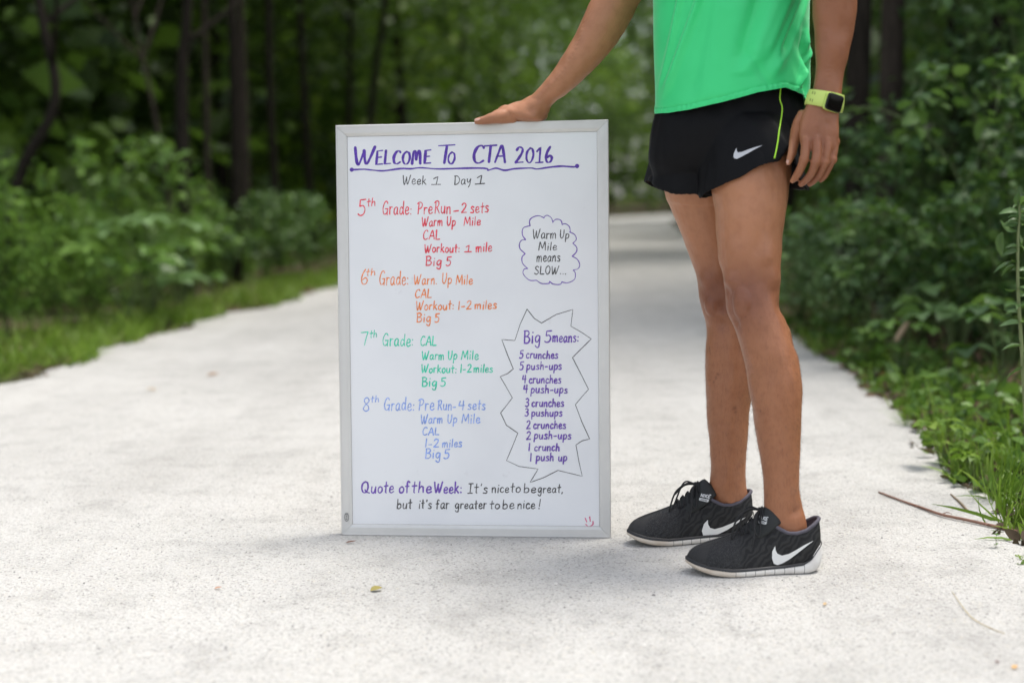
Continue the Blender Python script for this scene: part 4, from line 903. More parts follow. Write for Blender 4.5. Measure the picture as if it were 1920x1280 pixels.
tc = node(ns, 'TexCoord'); nz = node(ns, 'TexNoise', Scale=38.0, Detail=5.0); ls.new(tc.outputs['Object'], nz.inputs['Vector'])
rz = ramp(ns, [(.35, (.52, .45, .37)), (.6, (.66, .62, .55))]); ls.new(nz.outputs['Fac'], rz.inputs[0])
rb_ = ramp(ns, [(.05, (.70, .72, .74)), (.60, (.74, .72, .68)), (.78, (.62, .51, .39))]); ls.new(a_s.outputs['Fac'], rb_.inputs[0])
c = mixc(ns, ls, .5, rz.outputs[0], rb_.outputs[0])
g2 = mixc(ns, ls, rng_.outputs[0], (1, 1, 1), gv.outputs[0])
ls.new(mixc(ns, ls, 1.0, c, g2, 'MULTIPLY'), p.inputs['Base Color']); p.inputs['Roughness'].default_value = .6
lin = simple('grey_lining', (.085, .078, .098), .85, noise=.2, nscale=300, bumps=.3)
lacem = simple('black_lace', (.012, .012, .013), .75, noise=.3, nscale=600, bumps=.4)
tongm = simple('black_tongue', (.014, .016, .016), .7, noise=.3, nscale=500, bumps=.3)
white = simple('white_print', (.72, .72, .70), .5); tprint = simple('grey_white_print', (.62, .63, .63), .6)
rimm = simple('black_rubber_band', (.010, .010, .011), .42)

def shoe(heel, dirv, L, side, swoosh, tongue_xy):
    """heel: back of the heel on the ground; side: +1 when the outer side is the person's left"""
    d = unit(np.array([*dirv, 0])); l = np.array([-d[1], d[0], 0])          # l: the person's left = towards the camera
    h0 = np.array([*heel, .004])
    def w_(s, t, z_): return h0 + d * (s * L) + l * t + np.array([0, 0, 1]) * z_
    lat = [(0, 0), (.008, .014), (.03, .024), (.08, .0315), (.16, .0335), (.28, .0335), (.40, .0360), (.52, .0420), (.64, .0480), (.74, .0490), (.83, .0450), (.90, .0375), (.95, .0280), (.985, .0150), (1.0, .003)]
    med = [(1.0, -.003), (.99, -.013), (.965, -.024), (.92, -.034), (.85, -.041), (.75, -.0445), (.64, -.0425), (.52, -.0360), (.40, -.0310), (.28, -.0305), (.16, -.0320), (.08, -.0305), (.03, -.024), (.008, -.014)]
    P = np.array(lat + med); P[:, 1] *= side * 1.0
    off = .006 * np.clip((P[:, 0] - .6) / .4, 0, 1) * -side; P[:, 1] += off          # toe leans to the inner side
    LP = cr(P, 5, True); LP[:, 0] = np.clip(LP[:, 0], 0, 1)
    n = len(LP); S_, T_ = LP[:, 0], LP[:, 1]
    ztop = np.interp(S_, [0, .05, .10, .16, .3, .5, .7, .85, .95, 1], [.060, .047, .029, .0195, .0150, .0135, .0135, .0180, .0245, .0290])
    zbot = np.interp(S_, [0, .05, .12, .7, .82, .92, 1], [.012, .004, 0, 0, .0035, .010, .019])
    # sole
    m = MB(); rows = []; cS, cT = .5, 0
    def ring(grow, z_):
        s = np.clip(S_, 0, 1); cx_ = np.clip(s, .12, .86)
        ds, dt = (s - cx_) * L, T_ - 0
        r = np.hypot(ds, dt) + 1e-6; k = 1 + grow / r
        return np.array([w_(cx_[i] + ds[i] * k[i] / L, dt[i] * k[i], z_[i]) for i in range(n)])
    th_ = ztop - zbot
    for g, q in ((-.014, .0), (-.006, .0), (-.0015, .08), (.0012, .30), (.0022, .55), (.0012, .85), (-.0005, 1.0), (-.006, 1.02)):
        rows.append(ring(g, zbot + th_ * q))
    m.loft(np.array(rows)); sole = m.mesh('sole')
    def attrs(me, sv=None):
        V = verts(me) - h0
        su = (V @ d) / L
        for k, a in (('su', su), ('sz', V[:, 2] / L), ('sv', (np.abs(V @ l) / .05) ** 2)):
            at = me.attributes.new(k, 'FLOAT', 'POINT'); at.data.foreach_set('value', a.astype(np.float32))
    attrs(sole)
    # upper
    rim_s = np.where(S_ < .40, .014 + S_ * .97, .4 + (S_ - .4) * .85)
    rim_w = np.interp(rim_s, [.014, .02, .04, .08, .14, .22, .30, .36, .405, .43], [.003, .009, .0175, .0245, .0290, .0305, .0290, .0250, .018, .001])
    rim_z = np.interp(rim_s, [0, .03, .07, .13, .20, .27, .34, .40, .44, .50, .57, .65, .73, .81, .88, .93], [.108, .105, .098, .088, .083, .084, .094, .105, .106, .097, .0885, .079, .071, .0645, .0575, .0515])
    sg = np.sign(T_); sg[sg == 0] = 1
    rt = sg * rim_w
    rows = []
    nv = 15
    for j in range(nv):
        v = j / (nv - 1)
        ring_ = []
        for i in range(n):
            zb = ztop[i] - .003; inset = .0025
            bs, bt = S_[i], T_[i] * (1 - inset / max(abs(T_[i]), .004))
            rear = np.clip((.46 - S_[i]) / .12, 0, 1)
            a = v * math.pi / 2
            pf, zf = 1 - math.cos(a), math.sin(a)                  # rounded over the toes
            pr, zr = v ** 1.3, v                                   # upright round the heel
            pk, zk = pr * rear + (pf ** .92) * (1 - rear), zr * rear + zf ** 1.05 * (1 - rear)
            bulge = .003 * math.sin(v * math.pi) * rear
            s = bs + (rim_s[i] - bs) * pk; t = bt + (rt[i] - bt) * pk + sg[i] * bulge
            if S_[i] < .03: s -= .010 * math.sin(v * 3.14) * 0
            ring_.append(w_(s, t, zb + (rim_z[i] - zb) * zk))
        rows.append(ring_)
    m = MB(); rows = np.array(rows); m.grid(rows, True)
    up = evalmesh(m.mesh('running_shoe'), [('SOLIDIFY', dict(thickness=.003, offset=-1)), ('SUBSURF', dict(levels=1, render_levels=1))])
    up.name = 'running_shoe'; attrs(up); setsmooth(up)
    root = worn('running_shoe', up, upm)
    worn('sole', sole, mid, root)
    # thin dark band where upper and sole meet
    m = MB(); ia = ring(.0016, ztop - .0012); ib = ring(.0012, ztop + .0032 * np.clip((S_ - .08) / .1, 0, 1)); ic = ring(-.004, ztop + .0045 * np.clip((S_ - .08) / .1, 0, 1))
    sel = [i for i in range(n)]
    m.grid(np.array([ia, ib, ic]), True); worn('rubber_band', m.mesh('rubber_band'), rimm, root)
    # padded collar and lining
    idx = [i for i in range(n) if rim_s[i] < .415]
    k0 = max(range(len(idx) - 1), key=lambda k: idx[k + 1] - idx[k]) + 1 if any(idx[k + 1] - idx[k] > 1 for k in range(len(idx) - 1)) else 0
    idx = idx[k0:] + idx[:k0]
    R0 = [w_(rim_s[i], rt[i] * .94, rim_z[i] - .001) for i in idx]
    m = MB(); m.tube(R0, .0038, 8, 2)
    worn('collar', m.mesh('collar'), lin, root)
    m = MB(); m.grid(np.array([[w_(rim_s[i] + .006, rt[i] * q, rim_z[i] * (1 - dz)) for i in idx] for q, dz in ((.92, 0), (.84, .12), (.82, .3), (.86, .5))]))
    worn('lining', m.mesh('lining'), lin, root)
    # tongue
    G = []
    for k in np.linspace(0, 1, 14):
        s = .60 - .225 * k; zc = np.interp(k, [0, .3, .6, .85, 1], [.084, .097, .112, .130, .1345]); wd = np.interp(k, [0, .5, .75, .9, 1], [.020, .026, .029, .024, .014])
        G.append([w_(s - .085 * k * abs(q) ** 2.4, wd * q, zc - .016 * q * q - .016 * abs(q) ** 5) for q in np.linspace(-1, 1, 11)])
    m = MB(); m.grid(np.array(G)); tg = evalmesh(m.mesh('tongue'), [('SOLIDIFY', dict(thickness=.006, offset=0)), ('SUBSURF', dict(levels=1, render_levels=1))]); tg.name = 'tongue'; setsmooth(tg)
    tong = worn('tongue', tg, tongm, root)
    tree, tt_ = bvh(up), bvh(tg)
    def top(s, t, off=.002):
        o = w_(s, t, .3); best = None
        for tr in (tree, tt_):
            r = tr.ray_cast(Vector(o), Vector((0, 0, -1)))
            if r[0] is not None and (best is None or r[0].z > best[2]): best = np.array(r[0])
        return best + np.array([0, 0, off]) if best is not None else w_(s, t, .08)
    # laces: criss-cross, then a bow with two loops and two ends
    rows_ = [.445, .485, .525, .565, .605]
    for k, s in enumerate(rows_):
        m = MB(); m.tube([top(s, -.019), top(s - .006, -.008, .003), top(s - .012 * (k > 0), .006, .003), top(s - .018 * (k > 0), .019)], .0021, 6, 4); worn('lace', m.mesh('lace'), lacem, root)
        m = MB(); m.tube([top(s, .019), top(s - .006, .008, .004), top(s - .012, -.006, .004), top(s - .018, -.019)], .0021, 6, 4); worn('lace', m.mesh('lace'), lacem, root)
    kn = top(.455, .0, .006)
    m = MB(); m.ell(kn, (.0055, .006, .005)); worn('lace_knot', m.mesh('lace_knot'), lacem, root)
    U = np.array([0, 0, 1])
    def lace(pts): m = MB(); m.tube(pts, .0019, 6, 6); worn('lace', m.mesh('lace'), lacem, root)
    lace([kn, kn + d * .022 + l * .010 + U * .004, kn + d * .050 + l * .022 - U * .012, top(.68, .020, .004), top(.64, .012, .004) , kn + d * .026 + U * .004, kn])
    lace([kn, kn + d * .010 + l * .022 - U * .004, kn + d * .020 + l * .034 - U * .030, kn + d * .010 + l * .036 - U * .046, kn + d * .004 + l * .026 - U * .020, kn + l * .006])
    lace([kn, kn + d * .014 + l * .024 - U * .008, kn + d * .020 + l * .042 - U * .04, kn + d * .026 + l * .049 - U * .062])
    lace([kn, kn + d * .020 - l * .020 - U * .006, kn + d * .040 - l * .034 - U * .03])
    # prints
    decal('printed_logo', tree, swoosh, .0010, white, root, 4)
    x, y = tongue_xy
    m = MB()
    sk = lambda a, b: (x + a + b * .22, y - b + a * .20)
    for st_ in ([(-1, 0), (-.4, 6), (2.2, 0), (3, 6)], [(4.2, 0), (5, 6)], [(6.8, 0), (7.6, 6)], [(11, 6), (7.6, 3), (10.8, 0)], [(12, 0), (12.8, 6)], [(12, 0), (15, 0)], [(12.4, 3), (15, 3)], [(12.8, 6), (16, 6)]):
        for a, b in zip(st_[:-1], st_[1:]): ribbon(m, tt_, [sk(*a), sk((a[0] + b[0]) / 2, (a[1] + b[1]) / 2), sk(*b)], 1.5, .001 + .00002 * m.n, 3)
    if m.n: worn('tongue_lettering', m.mesh('tongue_lettering', fixn=False), tprint, root)
    decal('tongue_badge', tt_, [sk(-3.4, -5.6), sk(-2.6, -2.0), sk(15, -2.0), sk(14.2, -6.4), sk(12.5, -7.2), sk(-2, -7)], .0010, tprint, root, 3)
    m = MB()
    for k in range(6): ribbon(m, tt_, [sk(.5 + 2 * k, -6), sk(.9 + 2 * k, -4.5), sk(1.2 + 2 * k, -3.2)], .8, .0022, 2)
    if m.n: worn('badge_lettering', m.mesh('badge_lettering', fixn=False), rimm, root)
    return root
z5 = lambda q: [(1150 + a / 4.683, 890 + b / 4.683) for a, b in q]
shoe((.612, 2.797), (-.995, -.045), .270, 1, z5([(1758, 575), (1690, 628), (1600, 698), (1540, 742), (1480, 776), (1440, 789), (1408, 776), (1393, 732), (1395, 670), (1420, 622), (1425, 660), (1440, 690), (1480, 706), (1540, 692), (1600, 660), (1680, 612)]), (1424, 973))
shoe((.522, 3.070), (-.985, -.115), .280, -1, z5([(1162, 370), (1080, 428), (1000, 480), (930, 514), (870, 535), (820, 545), (788, 530), (776, 490), (795, 430), (830, 392), (831, 430), (850, 463), (890, 474), (960, 455), (1040, 422), (1100, 395)]), (1315, 931))
# ------------------------------------------------------------------ vegetation
def leaves(base, d, nrm, l, w, droop=.25, fold=.25, shape='ovate', detail=True):
    """vectorised leaves: base (N,3), direction d, upper-side normal nrm; returns V, F, per-leaf index"""
    N = len(base); d = unit(d); side = unit(np.cross(d, nrm)); up = np.cross(side, d)
    l = np.broadcast_to(np.asarray(l, float), (N,))[:, None]; w = np.broadcast_to(np.asarray(w, float), (N,))[:, None]
    if not detail:
        tip = base + d * l - up * l * droop; m = base + d * l * .45 - up * l * droop * .2
        V = np.stack([base, m + side * w / 2 + up * w * fold * .5, tip, m - side * w / 2 + up * w * fold * .5], 1)
        F = np.arange(4)[None] + 4 * np.arange(N)[:, None]
        return V.reshape(-1, 3), F, np.repeat(np.arange(N), 4)
    ts = [0, .2, .45, .75, 1]; ws = {'ovate': [.08, .85, 1, .6, .03], 'lance': [.15, .8, 1, .7, .03], 'blade': [.7, 1, .9, .6, .03]}[shape]
    rows = []
    for t, q in zip(ts, ws):
        c = base + d * l * t * (1 - .25 * droop * t) - up * l * droop * t * t
        rows.append(np.stack([c - side * w * q / 2 + up * w * q * fold * .5, c, c + side * w * q / 2 + up * w * q * fold * .5], 1))
    V = np.stack(rows, 1).reshape(N, 15, 3)
    F = np.array([[3 * i + j, 3 * i + j + 1, 3 * i + j + 4, 3 * i + j + 3] for i in range(4) for j in range(2)])
    F = F[None] + 15 * np.arange(N)[:, None, None]
    return V.reshape(-1, 3), F.reshape(-1, 4), np.repeat(np.arange(N), 15)
def leafmesh(name, parts, seed=0):
    r = np.random.default_rng(seed); Vs, Fs, Q, n = [], [], [], 0
    for V, F, i in parts:
        Vs.append(V); Fs.append(F + n); Q.append(r.random(i.max() + 1)[i]); n += len(V)
    return mesh_np(name, np.concatenate(Vs), np.concatenate(Fs), np.concatenate(Q))
def rdir(r, n, up=0.0):
    v = r.normal(size=(n, 3)); v[:, 2] = v[:, 2] * .6 + up; return unit(v)

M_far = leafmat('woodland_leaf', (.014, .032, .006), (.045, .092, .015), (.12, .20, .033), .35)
M_mid = leafmat('bramble_leaf', (.028, .066, .022), (.070, .145, .042), (.15, .25, .068), .32)
M_lit = leafmat('painted_sunlit_leaf', (.04, .085, .008), (.135, .24, .022), (.28, .40, .05), .45)  # lighter, yellower woodland leaf with the sunlight painted into its colour
M_weed = leafmat('weed_leaf', (.045, .100, .018), (.105, .205, .038), (.20, .33, .08), .38, .38)
M_spire = leafmat('spire_leaf', (.07, .14, .02), (.14, .27, .045), (.25, .40, .08), .4, .4)
M_pale = leafmat('pale_leaf', (.07, .13, .045), (.135, .23, .085), (.22, .34, .15), .35, .38)
M_grass = leafmat('grass_blade', (.09, .17, .016), (.17, .28, .03), (.28, .40, .065), .4)
def barkmat(name, a, b):
    m, ns, ls, p = mat(name)
    tc = node(ns, 'TexCoord'); mp = node(ns, 'Mapping'); mp.inputs['Scale'].default_value = (18, 18, 4); ls.new(tc.outputs['Object'], mp.inputs[0])
    n = node(ns, 'TexNoise', Scale=1.5, Detail=7.0, Roughness=.65); ls.new(mp.outputs[0], n.inputs['Vector'])
    rp = ramp(ns, [(.3, a), (.7, b)]); ls.new(n.outputs['Fac'], rp.inputs[0]); ls.new(rp.outputs[0], p.inputs['Base Color'])
    p.inputs['Roughness'].default_value = .95; p.inputs['Specular IOR Level'].default_value = .08; ls.new(bump(ns, ls, n.outputs['Fac'], .9, .02), p.inputs['Normal']); return m
bark = barkmat('dark_bark', (.012, .010, .008), (.034, .028, .022)); bark_l = barkmat('grey_bark', (.028, .023, .019), (.075, .060, .048))
stem_m = simple('green_stem', (.09, .13, .04), .6, noise=.3); twig_m = simple('red_brown_twig', (.23, .12, .085), .75, noise=.4, nscale=60, bumps=.4)

def crown_mesh(seed, n, z0, z1, rad, size, lean=(0, 0), clumps=46):
    r = np.random.default_rng(seed)
    cz = r.uniform(z0, z1, clumps); k = (cz - z0) / (z1 - z0)
    rr = rad * np.sqrt(r.random(clumps)) * (.55 + .9 * np.sin(np.clip(k * 2.6 + .3, 0, 3.14)))
    a = r.random(clumps) * 6.283
    C = np.stack([np.cos(a) * rr + lean[0] * k, np.sin(a) * rr + lean[1] * k, cz], -1)
    cs = r.uniform(.35, .85, clumps)
    j = r.integers(0, clumps, n)
    off = r.normal(size=(n, 3)) * cs[j][:, None] * [1, 1, .38]
    base = C[j] + off
    d = rdir(r, n, -.15); nr = unit(r.normal(size=(n, 3)) * .55 + [0, 0, 1])
    sz = size * r.lognormal(0, .3, n)
    return leafmesh('crown', [leaves(base, d, nr, sz, sz * .62, .2, .2, detail=False)], seed)
def trunk_mb(pts, r0, r1, limbs, seed):
    r = np.random.default_rng(seed); m = MB(); P = cr(np.array(pts, float), 5)
    m.tube(P, np.linspace(r0, r1, 6), 10, 1)
    for i in range(limbs):
        k = r.uniform(.48, .95); q = P[int(k * (len(P) - 1))]; a = r.random() * 6.283; L = r.uniform(.5, 1.1)
        e = q + np.array([math.cos(a) * L, math.sin(a) * L, r.uniform(.8, 1.5)])
        m.tube([q, (q + e) / 2 + np.array([0, 0, -.08]), e], [r0 * (1 - k) * .4 + .012, .006], 6, 4)
    return m
CROWNS = [crown_mesh(s, n, z0, z1, rad, sz) for s, n, z0, z1, rad, sz in ((11, 5200, 1.7, 9.5, 1.9, .13), (12, 4800, 2.4, 10.5, 2.2, .14), (13, 5600, 1.0, 7.0, 1.7, .12), (14, 4200, 3.0, 11, 2.4, .15))]
def tree_at(px, Y, ci, trunk, r0, label, group=None, bark_=bark, rot=0.0, limbs=7, sc=1.0, pos=None):
    if pos is None:
        q = un(px, 400, Y); x, y = q[0], q[1]
    else: x, y = pos
    z0 = float(terr(np.array(x), np.array(y)))
    if pos is None and x < 1.2: r0 *= .62
    o = empty('tree', (x, y, z0 - .05)); tag(o, label, 'tree', group)
    link('trunk', trunk_mb(trunk, r0, r0 * .35, limbs, int(abs(x * 91 + y * 17)) + 3).mesh('trunk'), bark_, o)
    c = link('crown', CROWNS[ci], None, o)
    if not CROWNS[ci].materials: CROWNS[ci].materials.append(M_far)
    c.rotation_euler = (0, 0, rot); c.scale = (sc, sc, sc)
    away = 0.0 if pos is not None else (-2.7 if x < 1.5 else 3.4)
    c.location = (trunk[-2][0] * .6 + away, trunk[-2][1] * .6 + (.8 if pos is None else 0), .8 if pos is None else 0)
    return o
up = lambda h=9, dx=0, dy=0, w=.08, s=0: [(0, 0, 0), (w * math.sin(s), w * math.cos(s * 2), h * .25), (dx * .4 + w * math.cos(s), dy * .4, h * .5), (dx * .75, dy * .75 + w * math.sin(s * 3), h * .75), (dx, dy, h)]
# left bank, named by what sets each trunk apart
tree_at(30, 9.6, 0, [(-.10, 0, 0), (.02, 0, .9), (.30, 0, 1.45), (.22, 0, 2.1), (.16, 0, 3.2), (.1, .2, 6)], .075, 'tree with a crooked S-bent trunk behind the weeds at far left')
tree_at(346, 11.5, 1, [(0, 0, 0), (.0, 0, 1), (.02, 0, 1.8), (.10, 0, 2.6), (.16, 0, 5), (.2, 0, 9)], .105, 'tree with the thickest dark straight trunk in the left wood', rot=1)
tree_at(326, 12.2, 2, [(0, 0, 0), (-.06, 0, 1.0), (-.16, 0, 1.7), (-.30, 0, 2.6), (-.5, .1, 5)], .045, 'slender leaning sapling close beside the thickest dark trunk on the left', rot=2, bark_=bark_l)
tree_at(388, 13.5, 3, up(9, .1, 0, .05, 1), .055, 'thin pale trunk just to the right of the thickest left trunk', rot=3, bark_=bark_l)
tree_at(440, 13, 0, up(9, -.05, 0, .05, 2), .085, 'dark trunk standing directly left of a lit pale pole trunk', rot=4)
tree_at(462, 14.5, 1, up(10, .1, 0, .04, 3), .07, 'lit pale pole-like trunk midway between left edge and whiteboard', rot=5, bark_=bark_l)
tree_at(520, 15.5, 2, up(9, .2, 0, .05, 4), .075, 'brownish trunk left of the whiteboard top corner', rot=.5)
tree_at(585, 18, 3, up(10, -.3, 0, .06, 5), .08, 'dark trunk rising just beside the whiteboard left edge', rot=1.4)
tree_at(688, 19, 0, [(0, 0, 0), (.02, 0, 1), (.12, 0, 2.2), (.32, 0, 3.4), (.6, 0, 5), (1, 0, 8)], .10, 'dark trunk leaning right above the whiteboard heading', rot=2.2)
tree_at(650, 20, 1, [(0, 0, 0), (.02, 0, 1), (.08, 0, 2.2), (.14, 0, 3.4), (.2, 0, 5), (.3, 0, 9)], .09, 'dark upright trunk above the whiteboard top left corner', rot=3.1)
tree_at(745, 24, 2, up(9, .4, 0, .06, 2.5), .09, 'slim trunk among bright leaves above the whiteboard', rot=4.2)
# right bank
tree_at(1598, 8.6, 1, up(9, .05, 0, .03, 1.5), .085, 'broad dark trunk right behind the hanging hand', rot=.8)
tree_at(1663, 9.2, 3, up(10, .0, 0, .03, 2.2), .088, 'straight brownish trunk to the right of the hanging hand', rot=2.6, bark_=bark_l)
tree_at(1790, 9.4, 0, up(9, -.2, 0, .05, 3.2), .07, 'trunk half hidden by ivy leaves at right', rot=4.6)
tree_at(1880, 8.2, 2, up(8, .1, 0, .05, 4.1), .06, 'slim trunk in deep shade near the right picture edge', rot=5.6)
# the wood further back, both sides: nothing tells these apart
r = np.random.default_rng(21)
g_ = 'trees further back in the wood'
spots = [(s, t) for s, t in zip(np.linspace(9, 62, 17), -5.2 - 5.5 * r.random(17))] + [(s, t) for s, t in zip(np.linspace(11, 60, 12), 4.2 + 4.0 * r.random(12))] + \
        [(24, -4.0), (30, -3.8), (37, -3.9), (45, -3.9), (20, 2.0), (28, 2.2), (36, 2.4), (46, 3.0), (66, -1.5), (70, 1.5), (74, -3.5), (78, 3), (82, -1), (86, 1.5), (84, -5), (72, 12), (64, 8.5), (80, 16), (88, 8)]
for i, (s, t) in enumerate(spots):
    q = pw(s, t)
    tree_at(0, 0, i % 4, up(9 + r.random() * 2, r.normal() * .4, 0, .08, i), .06 + .06 * r.random(), 'background tree of the shady wood lining the path', g_, rot=i * 1.3, sc=1 + .25 * r.random(), pos=(q[0], q[1]), limbs=5)

# far-off wood that reads as one mass
def mass(name, n, seed, fn, size, matl, up_=.0, det=False, w=.6):
    r = np.random.default_rng(seed); P = fn(r, n); n = len(P)
    sz = size * r.lognormal(0, .3, n)
    me = leafmesh(name, [leaves(P, rdir(r, n, up_), unit(r.normal(size=(n, 3)) * .6 + [0, 0, 1]), sz, sz * w, .2, .2, detail=det)], seed)
    return tag(link(name, me, matl), kind='stuff')
def belt(r, n):
    out = []
    def clump(m, s, t, zmax, zmin=0.0, gaps=.45):
        P = PS[None] * s[:, None] + PT[None] * t[:, None]
        P[:, 2] = zmin + (zmax - zmin) * r.random(m); keep = sn(P, .9, 5) + .35 * sn(P, 2.3, 6) > -gaps; out.append(P[keep])
    bn_ = lambda s: np.array([bend(q) for q in s])
    m = int(n * .22); s = r.uniform(4, 95, m); clump(m, s, -10 - 8 * r.random(m), 13)
    m = int(n * .16); s = r.uniform(4, 95, m); clump(m, s, 5.5 + 6 * r.random(m) + bn_(s), 13)
    m = int(n * .20); s = r.uniform(80, 100, m); clump(m, s, r.uniform(-25, 45, m), 16, 0, .8)
    m = int(n * .12); s = r.uniform(9, 22, m); clump(m, s, -4.6 - 8 * r.random(m) + bn_(s), 11, 7, .7)      # the closed canopy
    m = int(n * .05); s = r.uniform(11, 36, m); clump(m, s, 3.4 + 6 * r.random(m) + bn_(s), 11, 6.5, .7)
    m = int(n * .26); s = r.uniform(10, 42, m); clump(m, s, -4.7 - 7 * r.random(m), 6, .4, .3)
    m = int(n * .07); s = r.uniform(8, 40, m); clump(m, s, 2.2 + 5 * r.random(m), 6, .4, .3)
    return np.concatenate(out)
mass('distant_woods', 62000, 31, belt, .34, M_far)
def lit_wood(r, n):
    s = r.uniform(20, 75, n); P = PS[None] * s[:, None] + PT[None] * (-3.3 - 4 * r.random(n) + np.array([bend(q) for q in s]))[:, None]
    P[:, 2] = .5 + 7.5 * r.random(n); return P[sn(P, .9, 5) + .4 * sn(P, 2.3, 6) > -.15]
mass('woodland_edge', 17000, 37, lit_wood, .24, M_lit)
def backdrop(r, n):
    k = n // 3; out = []
    for s, t, z_ in ((r.uniform(2, 110, k), -19 - 5 * r.random(k), 14), (r.uniform(2, 110, k), 12 + 5 * r.random(k) + 0, 14), (r.uniform(100, 108, k), r.uniform(-30, 60, k), 18), (r.uniform(3, 42, k), 11.5 + 3 * r.random(k), 7), (r.uniform(3, 42, k // 2), -16 - 3 * r.random(k // 2), 7)):
        P = PS[None] * s[:, None] + PT[None] * t[:, None]; P[:, 2] = z_ * r.random(len(s)); out.append(P)
    return np.concatenate(out)
mass('distant_woods', 48000, 33, backdrop, 1.0, M_far)
def overhang(r, n):
    s = np.where(r.random(n) < .22, r.uniform(14.5, 24, n), r.uniform(40, 75, n)); t = r.uniform(-4, 2.5, n) + np.array([bend(q) for q in s])
    P = PS[None] * s[:, None] + PT[None] * t[:, None]; P[:, 2] = 5.5 + 3.5 * r.random(n) + .012 * s
    return P[sn(P, .8, 15) + .4 * sn(P, 2.1, 16) > np.where(s < 17, .1, -.2)]
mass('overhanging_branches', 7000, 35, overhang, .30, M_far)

# low ground cover on both banks
def cover(s0, s1, t0, t1, h0, h1, k, tfun=None):
    def fn(r, n):
        s = s0 + (s1 - s0) * r.random(n) ** 1.5; u = r.random(n); t = t0 + (t1 - t0) * u
        t = t + np.array([bend(q) for q in s])
        P = PS[None] * s[:, None] + PT[None] * t[:, None]
        lump = .55 + .45 * sn(P * [1, 1, 0], k, 9)
        H = (h0 + (h1 - h0) * np.minimum(u * 2.2, 1)) * np.clip(lump, .12, 1)
        P[:, 2] = terr(P[:, 0], P[:, 1]) + H * r.random(n) ** .6
        return P
    return fn
mass('undergrowth', 15000, 41, cover(3.5, 34, -3.9, -8.5, .12, .85, 3.0), .085, M_weed, .15)
mass('undergrowth', 11000, 42, cover(3.3, 26, 1.5, 5.5, .12, 1.0, 3.4), .075, M_mid, .1)
def grass_strip(name, n, s0, s1, t0, t1, h, seed, edge):
    r = np.random.default_rng(seed)
    s = s0 + (s1 - s0) * r.random(n) ** 1.6; a = r.random(n) ** 1.4
    e = np.array([edge(q) for q in s]); t = e + t0 + (t1 - t0) * a
    P = PS[None] * s[:, None] + PT[None] * t[:, None]
    keep = (sn(P, 5, seed) > -.5 + .0 * a) | (a > .25); P = P[keep]; n = len(P)
    P[:, 2] = terr(P[:, 0], P[:, 1]) - .005
    d = unit(r.normal(size=(n, 3)) * .45 + [0, 0, 1]); nr = r.normal(size=(n, 3))
    hh = h * r.lognormal(0, .35, n)
    return tag(link(name, leafmesh(name, [leaves(P, d, nr, hh, .006 + .004 * r.random(n), .45, .1, 'blade')], seed), M_grass), kind='stuff')
grass_strip('grass', 11000, 4.0, 30, .07, -.60, .115, 51, ledge)
grass_strip('grass', 3000, 2.9, 20, -.03, .55, .075, 52, redge)
def verge(r, n):
    s = 3.0 + 5.5 * r.random(n) ** 1.4; t = np.array([redge(q) for q in s]) - .02 + .38 * r.random(n)
    P = PS[None] * s[:, None] + PT[None] * t[:, None]; lump = .5 + .5 * sn(P, 6, 19)
    P[:, 2] = terr(P[:, 0], P[:, 1]) + .15 * r.random(n) * np.clip(lump, .05, 1) * np.clip((t - .8) / .3, .15, 1); return P[lump > .22]
mass('weeds', 1800, 93, verge, .046, M_weed, .25, True, .6)
M_dead = leafmat('dead_leaf_litter', (.05, .032, .02), (.14, .085, .05), (.30, .20, .12), .1, .8)
def lit_fn(r, n):
    s = 2.9 + 7 * r.random(n) ** 1.5; t = np.array([redge(q) for q in s]) - .06 + .75 * r.random(n)
    P = PS[None] * s[:, None] + PT[None] * t[:, None]; P[:, 2] = terr(P[:, 0], P[:, 1]) + .006 + .01 * r.random(n); return P
mass('leaf_litter', 2200, 94, lit_fn, .034, M_dead, 0, True, .5)
def lit_fn2(r, n):
    s = 4.0 + 9 * r.random(n) ** 1.5; t = np.array([ledge(q) for q in s]) + .08 - .6 * r.random(n)
    P = PS[None] * s[:, None] + PT[None] * t[:, None]; P[:, 2] = terr(P[:, 0], P[:, 1]) + .006 + .01 * r.random(n); return P
mass('leaf_litter', 900, 95, lit_fn2, .034, M_dead, 0, True, .5)

